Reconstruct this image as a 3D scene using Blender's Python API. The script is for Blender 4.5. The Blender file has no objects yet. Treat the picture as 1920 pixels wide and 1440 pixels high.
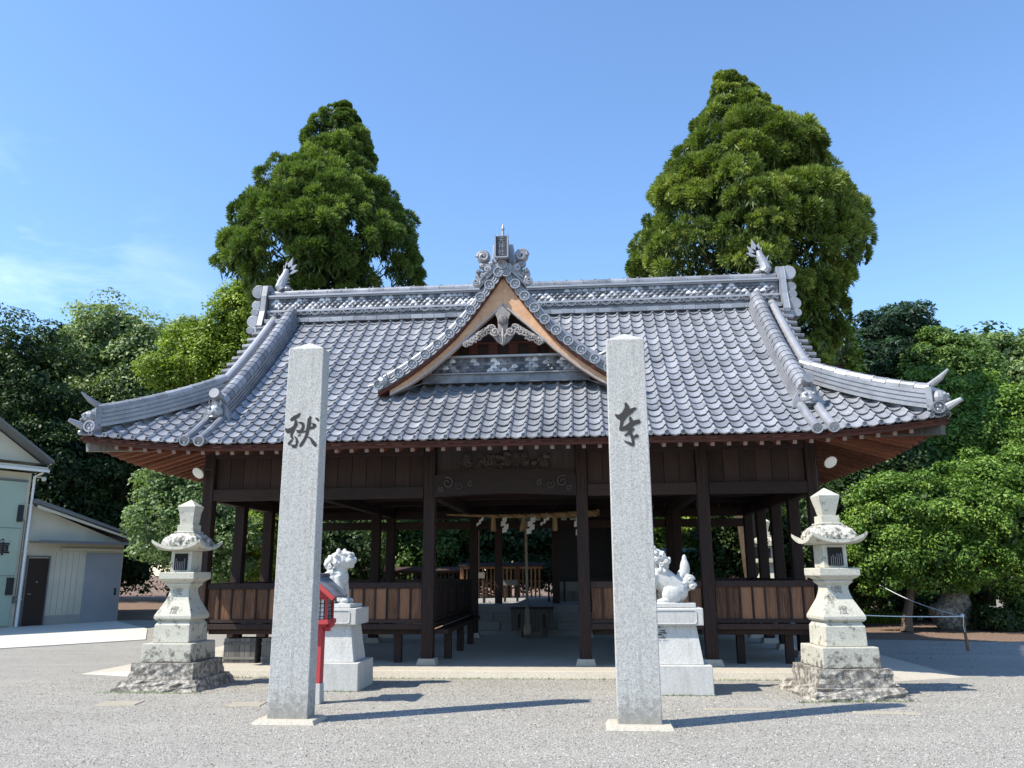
import bpy, math, random
import numpy as np
from mathutils import Vector, Matrix
R = math.radians
random.seed(7)
rng = np.random.default_rng(11)
S = bpy.context.scene
C = S.collection

# ------------------------------------------------------------------ camera, sky, sun, exposure
CAM = (1.3055, -13.417, 1.55); YAW, PITCH, ROLL, FPX = 5.045, 13.004, -0.362, 1518.8
cd = bpy.data.cameras.new('camera'); cam = bpy.data.objects.new('camera', cd); C.objects.link(cam)
cd.sensor_width = 36; cd.lens = FPX / 1920 * 36; cd.clip_end = 2000; cd.clip_start = 0.05
cam.matrix_world = Matrix.Translation(CAM) @ Matrix.Rotation(R(YAW), 4, 'Z') @ Matrix.Rotation(R(90 + PITCH), 4, 'X') @ Matrix.Rotation(R(ROLL), 4, 'Z')
S.camera = cam
SUNV = Vector((-0.73, -0.38, 1.0)).normalized()
SUN_EL = math.asin(SUNV.z); SUN_ROT = math.atan2(SUNV.x, SUNV.y)
W = bpy.data.worlds.new('World'); S.world = W; W.use_nodes = True
nt = W.node_tree; nt.nodes.clear()
def wn(t, **k):
    n = nt.nodes.new(t)
    for a, v in k.items(): setattr(n, a, v)
    return n
sky = wn('ShaderNodeTexSky', sky_type='NISHITA', sun_disc=False, sun_elevation=SUN_EL, sun_rotation=SUN_ROT, air_density=1.25, dust_density=0.15, ozone_density=7.5, altitude=100)
bg = wn('ShaderNodeBackground'); bg.inputs[1].default_value = 0.15
wo = wn('ShaderNodeOutputWorld'); tc = wn('ShaderNodeTexCoord'); mp = wn('ShaderNodeMapping'); mp.inputs['Scale'].default_value = (2.4, 2.4, 6)
mp.inputs['Rotation'].default_value = (0.12, 0.05, 0.3)
no = wn('ShaderNodeTexNoise'); no.inputs['Scale'].default_value = 2.6; no.inputs['Detail'].default_value = 9; no.inputs['Roughness'].default_value = 0.62; no.inputs['Distortion'].default_value = 0.4
cr = wn('ShaderNodeValToRGB'); cr.color_ramp.elements[0].position = 0.5; cr.color_ramp.elements[1].position = 0.78
# thin cirrus, low in the north-west sky
dt = wn('ShaderNodeVectorMath', operation='DOT_PRODUCT'); dt.inputs[1].default_value = Vector((-0.62, 0.76, 0.22)).normalized()
m1 = wn('ShaderNodeMapRange'); m1.inputs[1].default_value = 0.965; m1.inputs[2].default_value = 0.995; m1.inputs[4].default_value = 0.24
mu = wn('ShaderNodeMath', operation='MULTIPLY'); mix = wn('ShaderNodeMixRGB'); mix.inputs[2].default_value = (7.6, 8.2, 9.0, 1)
L = nt.links.new
L(tc.outputs['Generated'], mp.inputs[0]); L(mp.outputs[0], no.inputs['Vector']); L(no.outputs[0], cr.inputs[0])
nrm = wn('ShaderNodeVectorMath', operation='NORMALIZE'); L(tc.outputs['Generated'], nrm.inputs[0]); L(nrm.outputs[0], dt.inputs[0])
L(dt.outputs['Value'], m1.inputs[0]); L(cr.outputs[0], mu.inputs[0]); L(m1.outputs[0], mu.inputs[1])
L(mu.outputs[0], mix.inputs[0]); L(sky.outputs[0], mix.inputs[1]); L(mix.outputs[0], bg.inputs[0]); L(bg.outputs[0], wo.inputs[0])
sd = bpy.data.lights.new('sun', 'SUN'); sd.energy = 4.3; sd.angle = R(0.5); sd.color = (1, 0.935, 0.81)
so = bpy.data.objects.new('sun', sd); C.objects.link(so); so.rotation_euler = SUNV.to_track_quat('Z', 'Y').to_euler()
S.view_settings.view_transform = 'Standard'; S.view_settings.look = 'None'; S.view_settings.exposure = 0.8; S.view_settings.gamma = 1
try:
    S.cycles.max_bounces = 7; S.cycles.diffuse_bounces = 4; S.cycles.transmission_bounces = 4; S.cycles.caustics_reflective = False; S.cycles.caustics_refractive = False
except Exception: pass

def at(x, y, Y):
    "point on the vertical plane Y that the photograph shows at pixel x, y (1920 wide)"
    X = (x - 960) / FPX; U = (720 - y) / FPX; r = R(ROLL)
    X, U = X * math.cos(r) - U * math.sin(r), X * math.sin(r) + U * math.cos(r)
    t = R(PITCH); yy = math.cos(t) - U * math.sin(t); z = math.sin(t) + U * math.cos(t)
    p = R(YAW); d = np.array([X * math.cos(p) - yy * math.sin(p), X * math.sin(p) + yy * math.cos(p), z])
    k = (Y - CAM[1]) / d[1]
    return np.array(CAM) + k * d

# ------------------------------------------------------------------ materials
class MT:
    def __init__(s, name):
        s.m = bpy.data.materials.new(name); s.m.use_nodes = True; s.t = s.m.node_tree; s.t.nodes.clear()
        s.out = s.n('ShaderNodeOutputMaterial'); s.b = s.n('ShaderNodeBsdfPrincipled'); s.l(s.b.outputs[0], s.out.inputs[0])
        s.co = s.n('ShaderNodeTexCoord').outputs['Object']
    def n(s, t, **k):
        n = s.t.nodes.new(t)
        for a, v in k.items(): setattr(n, a, v)
        return n
    def l(s, a, b): s.t.links.new(a, b)
    def mapping(s, sc, src=None):
        m = s.n('ShaderNodeMapping'); m.inputs['Scale'].default_value = sc; s.l(src or s.co, m.inputs[0]); return m.outputs[0]
    def noise(s, scale, detail=4, rough=.55, vec=None, dist=0):
        n = s.n('ShaderNodeTexNoise'); n.inputs['Scale'].default_value = scale; n.inputs['Detail'].default_value = detail
        n.inputs['Roughness'].default_value = rough; n.inputs['Distortion'].default_value = dist; s.l(vec or s.co, n.inputs['Vector']); return n.outputs[0]
    def voro(s, scale, vec=None, out='Color', feature='F1'):
        n = s.n('ShaderNodeTexVoronoi', feature=feature); n.inputs['Scale'].default_value = scale; s.l(vec or s.co, n.inputs['Vector']); return n.outputs[out]
    def ramp(s, fac, stops):
        r = s.n('ShaderNodeValToRGB'); e = r.color_ramp.elements
        while len(e) < len(stops): e.new(0.5)
        for i, (p, c) in enumerate(stops):
            e[i].position = p; e[i].color = (*c, 1) if len(c) == 3 else c
        s.l(fac, r.inputs[0]); return r.outputs[0]
    def mix(s, f, a, b, mode='MIX'):
        m = s.n('ShaderNodeMixRGB', blend_type=mode)
        for i, v in ((0, f), (1, a), (2, b)):
            if isinstance(v, (int, float)): m.inputs[i].default_value = v
            elif isinstance(v, tuple): m.inputs[i].default_value = (*v, 1)
            else: s.l(v, m.inputs[i])
        return m.outputs[0]
    def attr(s, name='tint'):
        return s.n('ShaderNodeAttribute', attribute_name=name).outputs['Fac']
    def bump(s, h, strength=.4, dist=.01):
        b = s.n('ShaderNodeBump'); b.inputs['Strength'].default_value = strength; b.inputs['Distance'].default_value = dist
        s.l(h, b.inputs['Height']); s.l(b.outputs[0], s.b.inputs['Normal'])
    def col(s, c, rough=.7, spec=.5, metal=0):
        if isinstance(c, tuple): s.b.inputs['Base Color'].default_value = (*c, 1)
        else: s.l(c, s.b.inputs['Base Color'])
        s.b.inputs['Roughness'].default_value = rough; s.b.inputs['Specular IOR Level'].default_value = spec; s.b.inputs['Metallic'].default_value = metal
        return s.m
M = {}
def mk(name, f):
    t = MT(name); M[name] = f(t) or t.m
def m_tile(t, a=(.17, .18, .205), b=(.36, .375, .41)):
    c = t.ramp(t.attr(), [(0, tuple(x * .8 for x in a)), (.35, a), (.7, tuple((x + y) / 2 for x, y in zip(a, b))), (1, b)]); c = t.mix(t.ramp(t.noise(.9, 5, .6), [(.42, (0, 0, 0)), (.7, (.55, .55, .55))]), c, t.mix(1, c, (.68, .7, .74), 'MULTIPLY'))
    n = t.noise(3.5, 6, .65); c = t.mix(t.ramp(n, [(.35, (0, 0, 0)), (.7, (1, 1, 1))]), c, t.mix(.5, c, (.42, .43, .46)))
    n2 = t.noise(38, 4, .7); c = t.mix(.12, c, t.ramp(n2, [(.35, (.05, .05, .055)), (.7, (.5, .5, .52))]))
    t.bump(n2, .12, .01)
    rn = t.n('ShaderNodeMapRange'); rn.inputs[3].default_value = .33; rn.inputs[4].default_value = .55; t.l(n, rn.inputs[0]); t.col(c, .42, .65, .25); t.l(rn.outputs[0], t.b.inputs['Roughness'])
mk('roof_tile', lambda t: m_tile(t, (.2, .211, .236), (.43, .445, .478)))
mk('plaque_slate', lambda t: t.col((.045, .045, .055), .5))
mk('ridge_tile', lambda t: m_tile(t, (.17, .175, .19), (.38, .385, .41)))
mk('dark_tile', lambda t: m_tile(t, (.07, .075, .09), (.17, .18, .2)))
def m_wood(t, dark, light, gs=(14, 14, .9), worn=.45, rough=.75, horiz=False):
    v = t.mapping((.9, 14, 14) if horiz else gs); n = t.noise(3, 6, .65, v, .3); n2 = t.noise(1.3, 3)
    tt = t.mix(.35, n, t.attr())
    c = t.ramp(tt, [(.28, dark), (worn + .22, light)]); c = t.mix(t.ramp(n2, [(.3, (0, 0, 0)), (.75, (.6, .6, .6))]), c, t.mix(1, c, (.6, .6, .62), 'MULTIPLY'))
    t.bump(n, .35, .006); t.col(c, rough, .3)
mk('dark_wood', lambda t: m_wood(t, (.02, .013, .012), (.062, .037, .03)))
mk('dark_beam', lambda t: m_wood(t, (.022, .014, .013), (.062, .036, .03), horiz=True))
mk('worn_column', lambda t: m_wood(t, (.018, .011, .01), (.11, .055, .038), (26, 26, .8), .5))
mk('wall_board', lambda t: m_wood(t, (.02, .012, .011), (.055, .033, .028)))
mk('rail_board', lambda t: m_wood(t, (.07, .034, .02), (.34, .17, .09), (20, 20, 1.2), .4))
mk('rafter_wood', lambda t: m_wood(t, (.1, .036, .02), (.27, .105, .058), (9, 9, 9), .45))
mk('fascia_wood', lambda t: m_wood(t, (.06, .02, .014), (.15, .052, .034), horiz=True))
mk('rafter_tip', lambda t: t.col((.24, .18, .165), .8, .2))
mk('barge_wood', lambda t: m_wood(t, (.42, .2, .095), (.68, .42, .26), (3, 3, 3), .4))
mk('grey_wood', lambda t: m_wood(t, (.07, .066, .06), (.24, .225, .2)))
mk('beam_relief', lambda t: m_wood(t, (.05, .042, .04), (.12, .1, .095)))
mk('carved_wood', lambda t: m_wood(t, (.14, .125, .12), (.42, .38, .36), (8, 8, 8)))
def m_granite(t, base, dark, light, sc=260, amt=1, rough=.8, stain=None):
    n = t.noise(sc, 2, .7); v = t.voro(sc * .55); bw = t.n('ShaderNodeRGBToBW'); t.l(v, bw.inputs[0])
    c = t.ramp(n, [(.38, dark), (.5, base), (.64, light)]); c = t.mix(.35 * amt, c, t.ramp(bw.outputs[0], [(.25, dark), (.6, light)]))
    big = t.noise(2.2, 5, .6); c = t.mix(t.ramp(big, [(.4, (0, 0, 0)), (.75, (.35, .35, .35))]), c, tuple(x * .72 for x in base))
    if stain:
        s1 = t.noise(stain[0], 8, .75); sx = t.n('ShaderNodeSeparateXYZ'); t.l(t.co, sx.inputs[0])
        mr = t.n('ShaderNodeMapRange'); mr.inputs[1].default_value = stain[1]; mr.inputs[2].default_value = stain[2]; mr.inputs[3].default_value = stain[3]; mr.inputs[4].default_value = stain[4]
        t.l(sx.outputs[2], mr.inputs[0]); ad = t.n('ShaderNodeMath', operation='ADD'); t.l(s1, ad.inputs[0]); t.l(mr.outputs[0], ad.inputs[1])
        c = t.mix(t.ramp(ad.outputs[0], [(.5, (0, 0, 0)), (.6, (.85, .85, .85))]), c, t.ramp(t.noise(45, 3), [(.4, (.05, .045, .04)), (.65, (.17, .15, .13))]))
        t.bump(s1, .5, .02)
    else: t.bump(n, .25, .003)
    t.col(c, rough, .3)
def m_pillar(t):
    m_granite(t, (.45, .445, .42), (.24, .235, .225), (.6, .59, .56), 130)
    lk = t.b.inputs['Base Color'].links[0].from_socket; st = t.noise(2.5, 6, .7, t.mapping((9, 9, .5))); sp = t.noise(5, 7, .75)
    c = t.mix(t.ramp(st, [(.5, (0, 0, 0)), (.72, (.45, .45, .45))]), lk, (.24, .225, .19)); c = t.mix(t.ramp(sp, [(.58, (0, 0, 0)), (.68, (.5, .5, .5))]), c, (.55, .54, .47))
    sx = t.n('ShaderNodeSeparateXYZ'); t.l(t.co, sx.inputs[0]); mr = t.n('ShaderNodeMapRange'); mr.inputs[1].default_value = .03; mr.inputs[2].default_value = .5; mr.inputs[3].default_value = .22; mr.inputs[4].default_value = -.1; t.l(sx.outputs[2], mr.inputs[0]); ad = t.n('ShaderNodeMath', operation='ADD'); t.l(mr.outputs[0], ad.inputs[0]); t.l(t.noise(12, 7, .7), ad.inputs[1])
    c = t.mix(t.ramp(ad.outputs[0], [(.5, (0, 0, 0)), (.68, (.6, .6, .6))]), c, (.2, .185, .15)); t.l(c, t.b.inputs['Base Color'])
mk('pillar_granite', m_pillar)
mk('old_granite', lambda t: m_granite(t, (.43, .425, .4), (.17, .165, .155), (.62, .61, .575), 110))
mk('lantern_stone', lambda t: m_granite(t, (.52, .5, .42), (.38, .365, .305), (.63, .61, .52), 150, .5, stain=(8, 0, 2.6, -.03, -.06)))
mk('lantern_lichen', lambda t: m_granite(t, (.58, .56, .48), (.36, .34, .3), (.72, .7, .62), 150, .5, stain=(14, 0, 1, .03, .03)))
mk('tier_stone', lambda t: m_granite(t, (.46, .44, .37), (.3, .29, .245), (.58, .56, .48), 150, .6, stain=(10, .3, .6, .1, -.06)))
mk('rough_stone', lambda t: m_granite(t, (.4, .37, .32), (.2, .185, .165), (.58, .54, .47), 90, .8, stain=(11, 0, 1, .06, .06)))
def weathered(t, *a, amt=.5, **k):
    m_granite(t, *a, **k); lk = t.b.inputs['Base Color'].links[0].from_socket; st = t.noise(2.2, 6, .7, t.mapping((7, 7, .9))); sp = t.noise(9, 7, .75)
    c = t.mix(t.ramp(st, [(.5, (0, 0, 0)), (.75, (amt,) * 3)]), lk, (.27, .25, .21)); c = t.mix(t.ramp(sp, [(.6, (0, 0, 0)), (.7, (amt * .7,) * 3)]), c, (.2, .19, .17)); t.l(c, t.b.inputs['Base Color'])
mk('white_marble', lambda t: weathered(t, (.56, .555, .53), (.42, .415, .395), (.64, .635, .61), sc=120, rough=.65, amt=.45))
mk('pedestal_stone', lambda t: weathered(t, (.52, .515, .49), (.38, .375, .36), (.62, .61, .59), sc=170, amt=.45))
mk('concrete', lambda t: m_granite(t, (.47, .43, .355), (.38, .345, .285), (.55, .5, .42), 60, .4))
mk('apron_concrete', lambda t: m_granite(t, (.6, .57, .5), (.48, .46, .4), (.68, .65, .58), 60, .3))
mk('grey_concrete', lambda t: m_granite(t, (.4, .39, .36), (.28, .27, .25), (.5, .49, .45), 80, .5))
mk('kerb_stone', lambda t: m_granite(t, (.36, .32, .25), (.25, .22, .17), (.45, .41, .34), 80, .5))
mk('step_stone', lambda t: m_granite(t, (.3, .3, .3), (.2, .2, .2), (.4, .4, .4), 80, .5))
mk('ink', lambda t: t.col((.055, .052, .052), .9, .1))
mk('faint_ink', lambda t: t.col((.27, .26, .22), .9, .1))
mk('white_paint', lambda t: t.col((.8, .8, .78), .6))
mk('paper', lambda t: t.col((.8, .8, .82), .8, .2))
def m_plaster(t, a, b):
    t.bump(t.noise(60, 3), .1, .004); t.col(t.mix(t.ramp(t.noise(1.1, 5), [(.35, (0, 0, 0)), (.7, (1, 1, 1))]), a, b), .8, .3)
mk('cream_plaster', lambda t: m_plaster(t, (.66, .63, .51), (.56, .54, .44)))
mk('pale_green_panel', lambda t: m_plaster(t, (.43, .54, .44), (.38, .48, .4)))
mk('blue_grey_steel', lambda t: m_plaster(t, (.33, .35, .37), (.28, .3, .32)))
mk('brown_door', lambda t: t.col((.03, .02, .018), .4))
mk('dark_metal', lambda t: t.col((.03, .03, .035), .5))
mk('slate', lambda t: t.col((.16, .165, .17), .6))
mk('red_paint', lambda t: m_plaster(t, (.5, .07, .075), (.4, .05, .055)))
mk('copper_green', lambda t: m_plaster(t, (.16, .32, .27), (.1, .22, .19)))
mk('window_steel', lambda t: t.col((.3, .3, .31), .5))
mk('steel', lambda t: t.col((.55, .55, .55), .3, .5, .8))
mk('lamp_white', lambda t: t.col((.62, .6, .54), .4))
def m_straw(t): m_wood(t, (.3, .18, .07), (.62, .42, .2), (40, 40, 40), .4)
mk('straw', lambda t: m_wood(t, (.24, .15, .07), (.5, .35, .19), (40, 40, 40), .4))
mk('rope_cloth', lambda t: m_wood(t, (.25, .2, .15), (.5, .43, .34), (30, 30, 8)))
mk('rope_nylon', lambda t: t.col((.7, .72, .7), .6))
mk('blue_plastic', lambda t: t.col((.1, .22, .7), .3))
mk('clear_plastic', lambda t: t.col((.6, .68, .85), .3))
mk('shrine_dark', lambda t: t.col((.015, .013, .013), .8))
def m_gravel(t):
    v = t.voro(100, None, 'Color'); bw = t.n('ShaderNodeRGBToBW'); t.l(v, bw.inputs[0])
    c = t.ramp(bw.outputs[0], [(.12, (.2, .19, .172)), (.4, (.37, .352, .318)), (.62, (.47, .45, .405)), (.85, (.6, .575, .52))])
    c = t.mix(.22, c, t.ramp(t.noise(55, 3, .7), [(.4, (.12, .11, .1)), (.62, (.52, .49, .43))]))
    big = t.noise(.55, 6, .6); c = t.mix(t.ramp(big, [(.38, (0, 0, 0)), (.7, (.55, .55, .55))]), c, (.33, .31, .275)); tr_ = t.noise(1.1, 7, .65, t.mapping((.35, 1.6, 1))); c = t.mix(t.ramp(tr_, [(.48, (0, 0, 0)), (.66, (.4, .4, .4))]), c, (.5, .48, .43))
    hue = t.noise(8, 3); c = t.mix(t.ramp(hue, [(.5, (0, 0, 0)), (.8, (.35, .35, .35))]), c, t.mix(1, c, (1.06, .94, .84), 'MULTIPLY'))
    d = t.voro(100, None, 'Distance'); t.bump(t.ramp(d, [(0, (1, 1, 1)), (.65, (0, 0, 0))]), .9, .014); t.col(c, .95, .12)
mk('gravel', m_gravel)
mk('pebble', lambda t: t.col(t.ramp(t.attr(), [(0, (.12, .115, .1)), (.4, (.3, .285, .25)), (.8, (.42, .4, .355)), (1, (.52, .5, .45))]), .9, .15))
def m_soil(t):
    n = t.noise(22, 6, .75); c = t.ramp(n, [(.35, (.07, .05, .036)), (.5, (.19, .125, .09)), (.68, (.4, .3, .23))]); t.bump(n, .6, .02); t.col(c, .95, .1)
mk('soil', m_soil)
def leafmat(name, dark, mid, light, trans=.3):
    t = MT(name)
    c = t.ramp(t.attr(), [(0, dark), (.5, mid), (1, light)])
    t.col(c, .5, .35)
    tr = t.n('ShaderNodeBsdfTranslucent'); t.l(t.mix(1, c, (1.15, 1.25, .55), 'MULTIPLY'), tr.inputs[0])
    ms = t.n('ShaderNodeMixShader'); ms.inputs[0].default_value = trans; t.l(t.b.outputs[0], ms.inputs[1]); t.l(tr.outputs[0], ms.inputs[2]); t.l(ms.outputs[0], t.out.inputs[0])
    M[name] = t.m
leafmat('cedar_leaf', (.02, .045, .012), (.12, .19, .04), (.28, .36, .09), .25)
leafmat('cedar_yellow', (.03, .055, .012), (.16, .225, .045), (.38, .43, .11), .25)
leafmat('deep_leaf', (.016, .034, .011), (.038, .075, .022), (.09, .145, .04))  # dark leaf colour, stands for woodland shade on the left trees
leafmat('mid_leaf', (.032, .07, .015), (.1, .18, .04), (.2, .3, .075))
leafmat('grey_leaf', (.075, .12, .05), (.21, .29, .12), (.4, .48, .22))
leafmat('lime_leaf', (.07, .12, .014), (.2, .29, .035), (.38, .47, .08))
leafmat('bright_leaf', (.03, .07, .01), (.125, .23, .035), (.3, .43, .09))
leafmat('blue_leaf', (.014, .036, .022), (.035, .075, .042), (.07, .13, .07))
leafmat('pale_leaf', (.06, .1, .035), (.15, .23, .085), (.3, .4, .17))
mk('bark', lambda t: m_wood(t, (.05, .035, .025), (.2, .14, .1), (12, 12, 2)))

# ------------------------------------------------------------------ mesh helpers
class MB:
    def __init__(s): s.v = []; s.f = []; s.t = []
    def add(s, vs, fs, tint=None):
        o = len(s.v); s.v += [tuple(map(float, v)) for v in vs]; s.f += [tuple(o + i for i in f) for f in fs]
        s.t += [random.random() if tint is None else tint] * len(fs); return s
    def box(s, x0, x1, y0, y1, z0, z1, tint=None, tx=0, ty=0):
        "axis box; tx, ty shrink the top on each side"
        vs = [(x0, y0, z0), (x1, y0, z0), (x1, y1, z0), (x0, y1, z0), (x0 + tx, y0 + ty, z1), (x1 - tx, y0 + ty, z1), (x1 - tx, y1 - ty, z1), (x0 + tx, y1 - ty, z1)]
        return s.add(vs, [(3, 2, 1, 0), (4, 5, 6, 7), (0, 1, 5, 4), (1, 2, 6, 5), (2, 3, 7, 6), (3, 0, 4, 7)], random.random() if tint is None else tint)
    def cbox(s, c, sx, sy, sz, rot=None, tint=None):
        vs = []
        for z in (-.5, .5):
            for x, y in ((-.5, -.5), (.5, -.5), (.5, .5), (-.5, .5)):
                p = Vector((x * sx, y * sy, z * sz)); vs.append(Vector(c) + (rot @ p if rot else p))
        return s.add(vs, [(3, 2, 1, 0), (4, 5, 6, 7), (0, 1, 5, 4), (1, 2, 6, 5), (2, 3, 7, 6), (3, 0, 4, 7)], random.random() if tint is None else tint)
    def beam(s, a, b, w, h, tint=None):
        "rectangular bar from a to b, w across, h in the vertical plane"
        a, b = Vector(a), Vector(b); d = (b - a); l = d.length; d.normalize(); side = d.cross(Vector((0, 0, 1)))
        if side.length < 1e-4: side = Vector((1, 0, 0))
        side.normalize(); up = side.cross(d); m = Matrix((side, d, up)).transposed(); return s.cbox((a + b) / 2, w, l, h, m, tint)
    def tube(s, pts, rad, n=8, cap=True, tint=None, up=None):
        pts = [Vector(p) for p in pts]; k = len(pts); rs = rad if hasattr(rad, '__len__') else [rad] * k; vs = []; prev = None
        for i, p in enumerate(pts):
            d = (pts[min(i + 1, k - 1)] - pts[max(i - 1, 0)]).normalized()
            if prev is None: a = d.orthogonal().normalized()
            else: a = (prev - d * prev.dot(d)).normalized()
            prev = a; b = d.cross(a)
            for j in range(n):
                t = 2 * math.pi * j / n; vs.append(p + (a * math.cos(t) + b * math.sin(t)) * rs[i])
        fs = [(i * n + j, i * n + (j + 1) % n, (i + 1) * n + (j + 1) % n, (i + 1) * n + j) for i in range(k - 1) for j in range(n)]
        if cap: fs += [tuple(range(n - 1, -1, -1)), tuple((k - 1) * n + j for j in range(n))]
        return s.add(vs, fs, random.random() if tint is None else tint)
    def sweep(s, pts, sec, tint=None, closed=True, side=None):
        "sec: list of (across, up) swept along pts keeping up near +Z"
        pts = [Vector(p) for p in pts]; k = len(pts); n = len(sec); vs = []
        for i, p in enumerate(pts):
            d = (pts[min(i + 1, k - 1)] - pts[max(i - 1, 0)]).normalized(); sd = side or d.cross(Vector((0, 0, 1))).normalized(); up = sd.cross(d)
            if up.z < 0: up = -up
            for a, b in sec: vs.append(p + sd * a + up * b)
        fs = [(i * n + j, i * n + (j + 1) % n, (i + 1) * n + (j + 1) % n, (i + 1) * n + j) for i in range(k - 1) for j in range(n if closed else n - 1)]
        if closed: fs += [tuple(range(n - 1, -1, -1)), tuple((k - 1) * n + j for j in range(n))]
        return s.add(vs, fs, tint)
    def prism(s, poly, y0, y1, plane='xz', tint=None):
        "poly in (x,z), extruded along y (or plane 'yz' extruded along x)"
        n = len(poly); f = (lambda a, b, c: (a, c, b)) if plane == 'xz' else ((lambda a, b, c: (c, a, b)) if plane == 'yz' else (lambda a, b, c: (a, b, c)))
        vs = [f(a, b, y0) for a, b in poly] + [f(a, b, y1) for a, b in poly]
        fs = [tuple(range(n)), tuple(range(2 * n - 1, n - 1, -1))] + [(i, (i + 1) % n + 0, (i + 1) % n + n, i + n) for i in range(n)]
        return s.add(vs, fs, random.random() if tint is None else tint)
    def lathe(s, c, prof, n=16, axis='z', tint=None, sq=None):
        vs = []; c = Vector(c)
        for r, h in prof:
            for j in range(n):
                t = 2 * math.pi * (j + .5) / n; q = (r * math.cos(t), r * math.sin(t), h)
                if axis == 'y': q = (q[0], q[2], q[1])
                if axis == 'x': q = (q[2], q[0], q[1])
                vs.append(c + Vector(q))
        k = len(prof); fs = [(i * n + j, i * n + (j + 1) % n, (i + 1) * n + (j + 1) % n, (i + 1) * n + j) for i in range(k - 1) for j in range(n)]
        fs += [tuple(range(n - 1, -1, -1)), tuple((k - 1) * n + j for j in range(n))]
        return s.add(vs, fs, random.random() if tint is None else tint)
    def ball(s, c, r, n=8, m=6, rot=None, tint=None):
        r = r if hasattr(r, '__len__') else (r, r, r); vs = [];
        for i in range(m + 1):
            a = math.pi * i / m
            for j in range(n):
                t = 2 * math.pi * j / n; p = Vector((r[0] * math.sin(a) * math.cos(t), r[1] * math.sin(a) * math.sin(t), r[2] * math.cos(a)))
                vs.append(Vector(c) + (rot @ p if rot else p))
        fs = [(i * n + j, (i + 1) * n + j, (i + 1) * n + (j + 1) % n, i * n + (j + 1) % n) for i in range(m) for j in range(n)]
        return s.add(vs, fs, random.random() if tint is None else tint)
    def spiral(s, c, r, turns=1.6, dir=1, rad=.02, y=0, start=0, tint=None):
        "volute in the xz plane"
        pts = []; rs = []
        for i in range(22):
            u = i / 21; a = start + dir * u * turns * 2 * math.pi; q = r * (1 - u * .85); pts.append((c[0] + q * math.cos(a), c[1] - u * .03, c[2] + q * math.sin(a))); rs.append(rad * (1.1 - .45 * u))
        return s.tube(pts, rs, 6, True, tint)
    def build(s, name, mat, parent=None, smooth=False, bevel=0, remesh=0, loc=None):
        me = bpy.data.meshes.new(name); me.from_pydata(s.v, [], s.f); me.update()
        at_ = me.attributes.new('tint', 'FLOAT', 'FACE'); at_.data.foreach_set('value', s.t)
        if smooth: me.polygons.foreach_set('use_smooth', [True] * len(me.polygons))
        me.materials.append(M[mat] if isinstance(mat, str) else mat)
        o = bpy.data.objects.new(name, me); C.objects.link(o)
        if parent: o.parent = parent
        if loc: o.location = loc
        if bevel: b = o.modifiers.new('b', 'BEVEL'); b.width = bevel; b.segments = 2; b.limit_method = 'ANGLE'; b.angle_limit = R(40)
        if remesh: b = o.modifiers.new('r', 'REMESH'); b.mode = 'VOXEL'; b.voxel_size = remesh; b.use_smooth_shade = True
        return o
def thing(name, label, cat, loc=(0, 0, 0), rz=0, group=None):
    o = bpy.data.objects.new(name, None); C.objects.link(o); o.empty_display_size = .2; o.location = loc; o.rotation_euler = (0, 0, rz)
    return tag(o, label, cat, group)
def tag(o, label, cat, group=None):
    o['label'] = label; o['category'] = cat
    if group: o['group'] = group
    return o
def struct(o, kind='structure'): o['kind'] = kind; return o
def dup(root, loc, rz, label, mirror=False):
    r = root.copy(); C.objects.link(r); r.location = loc; r.rotation_euler = (0, 0, rz); r['label'] = label
    for ch in list(root.children):
        c = ch.copy(); C.objects.link(c); c.parent = r
        for g in ch.children: d = g.copy(); C.objects.link(d); d.parent = c
    return r
def text_mesh(name, body, size, mat, parent, loc, depth=.002, rx=90, ry=0, rz=0, bold=0, sx=1):
    cu = bpy.data.curves.new(name, 'FONT'); cu.body = body; cu.size = size; cu.extrude = depth; cu.offset = bold; cu.align_x = 'CENTER'; cu.align_y = 'CENTER'; cu.space_line = .95
    to = bpy.data.objects.new(name + '_tmp', cu); C.objects.link(to); dg = bpy.context.evaluated_depsgraph_get(); me = bpy.data.meshes.new_from_object(to.evaluated_get(dg)); bpy.data.objects.remove(to)
    me.materials.clear(); me.materials.append(M[mat]); o = bpy.data.objects.new(name, me); C.objects.link(o); o.parent = parent; o.location = loc; o.rotation_euler = (R(rx), R(ry), R(rz)); o.scale = (sx, 1, 1); return o

# ------------------------------------------------------------------ ground
g = MB(); g.add([(-400, -40, 0), (400, -40, 0), (400, 500, 0), (-400, 500, 0)], [(0, 1, 2, 3)]); struct(g.build('ground', 'gravel'))
g = MB(); g.add([(5.6, 6.6, .004), (8.0, 6.2, .004), (9.2, 5.9, .004), (12.0, 5.3, .004), (40, 3, .004), (380, 60, .004), (380, 480, .004), (-380, 480, .004), (-380, 60, .004), (-60, 16, .004), (-13, 14, .004), (-9, 9, .004), (-6, 7.6, .004)], [tuple(range(13))]); struct(g.build('soil', 'soil'))
g = MB(); g.prism([(-24, 14.5), (-17, 9.0), (-11.3, 3.4), (-9.2, 5.9), (-11.2, 9.6), (-14, 12.9), (-17, 17), (-24, 22)], -.02, .02, 'xy'); struct(g.build('concrete_apron', 'apron_concrete'))
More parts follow.
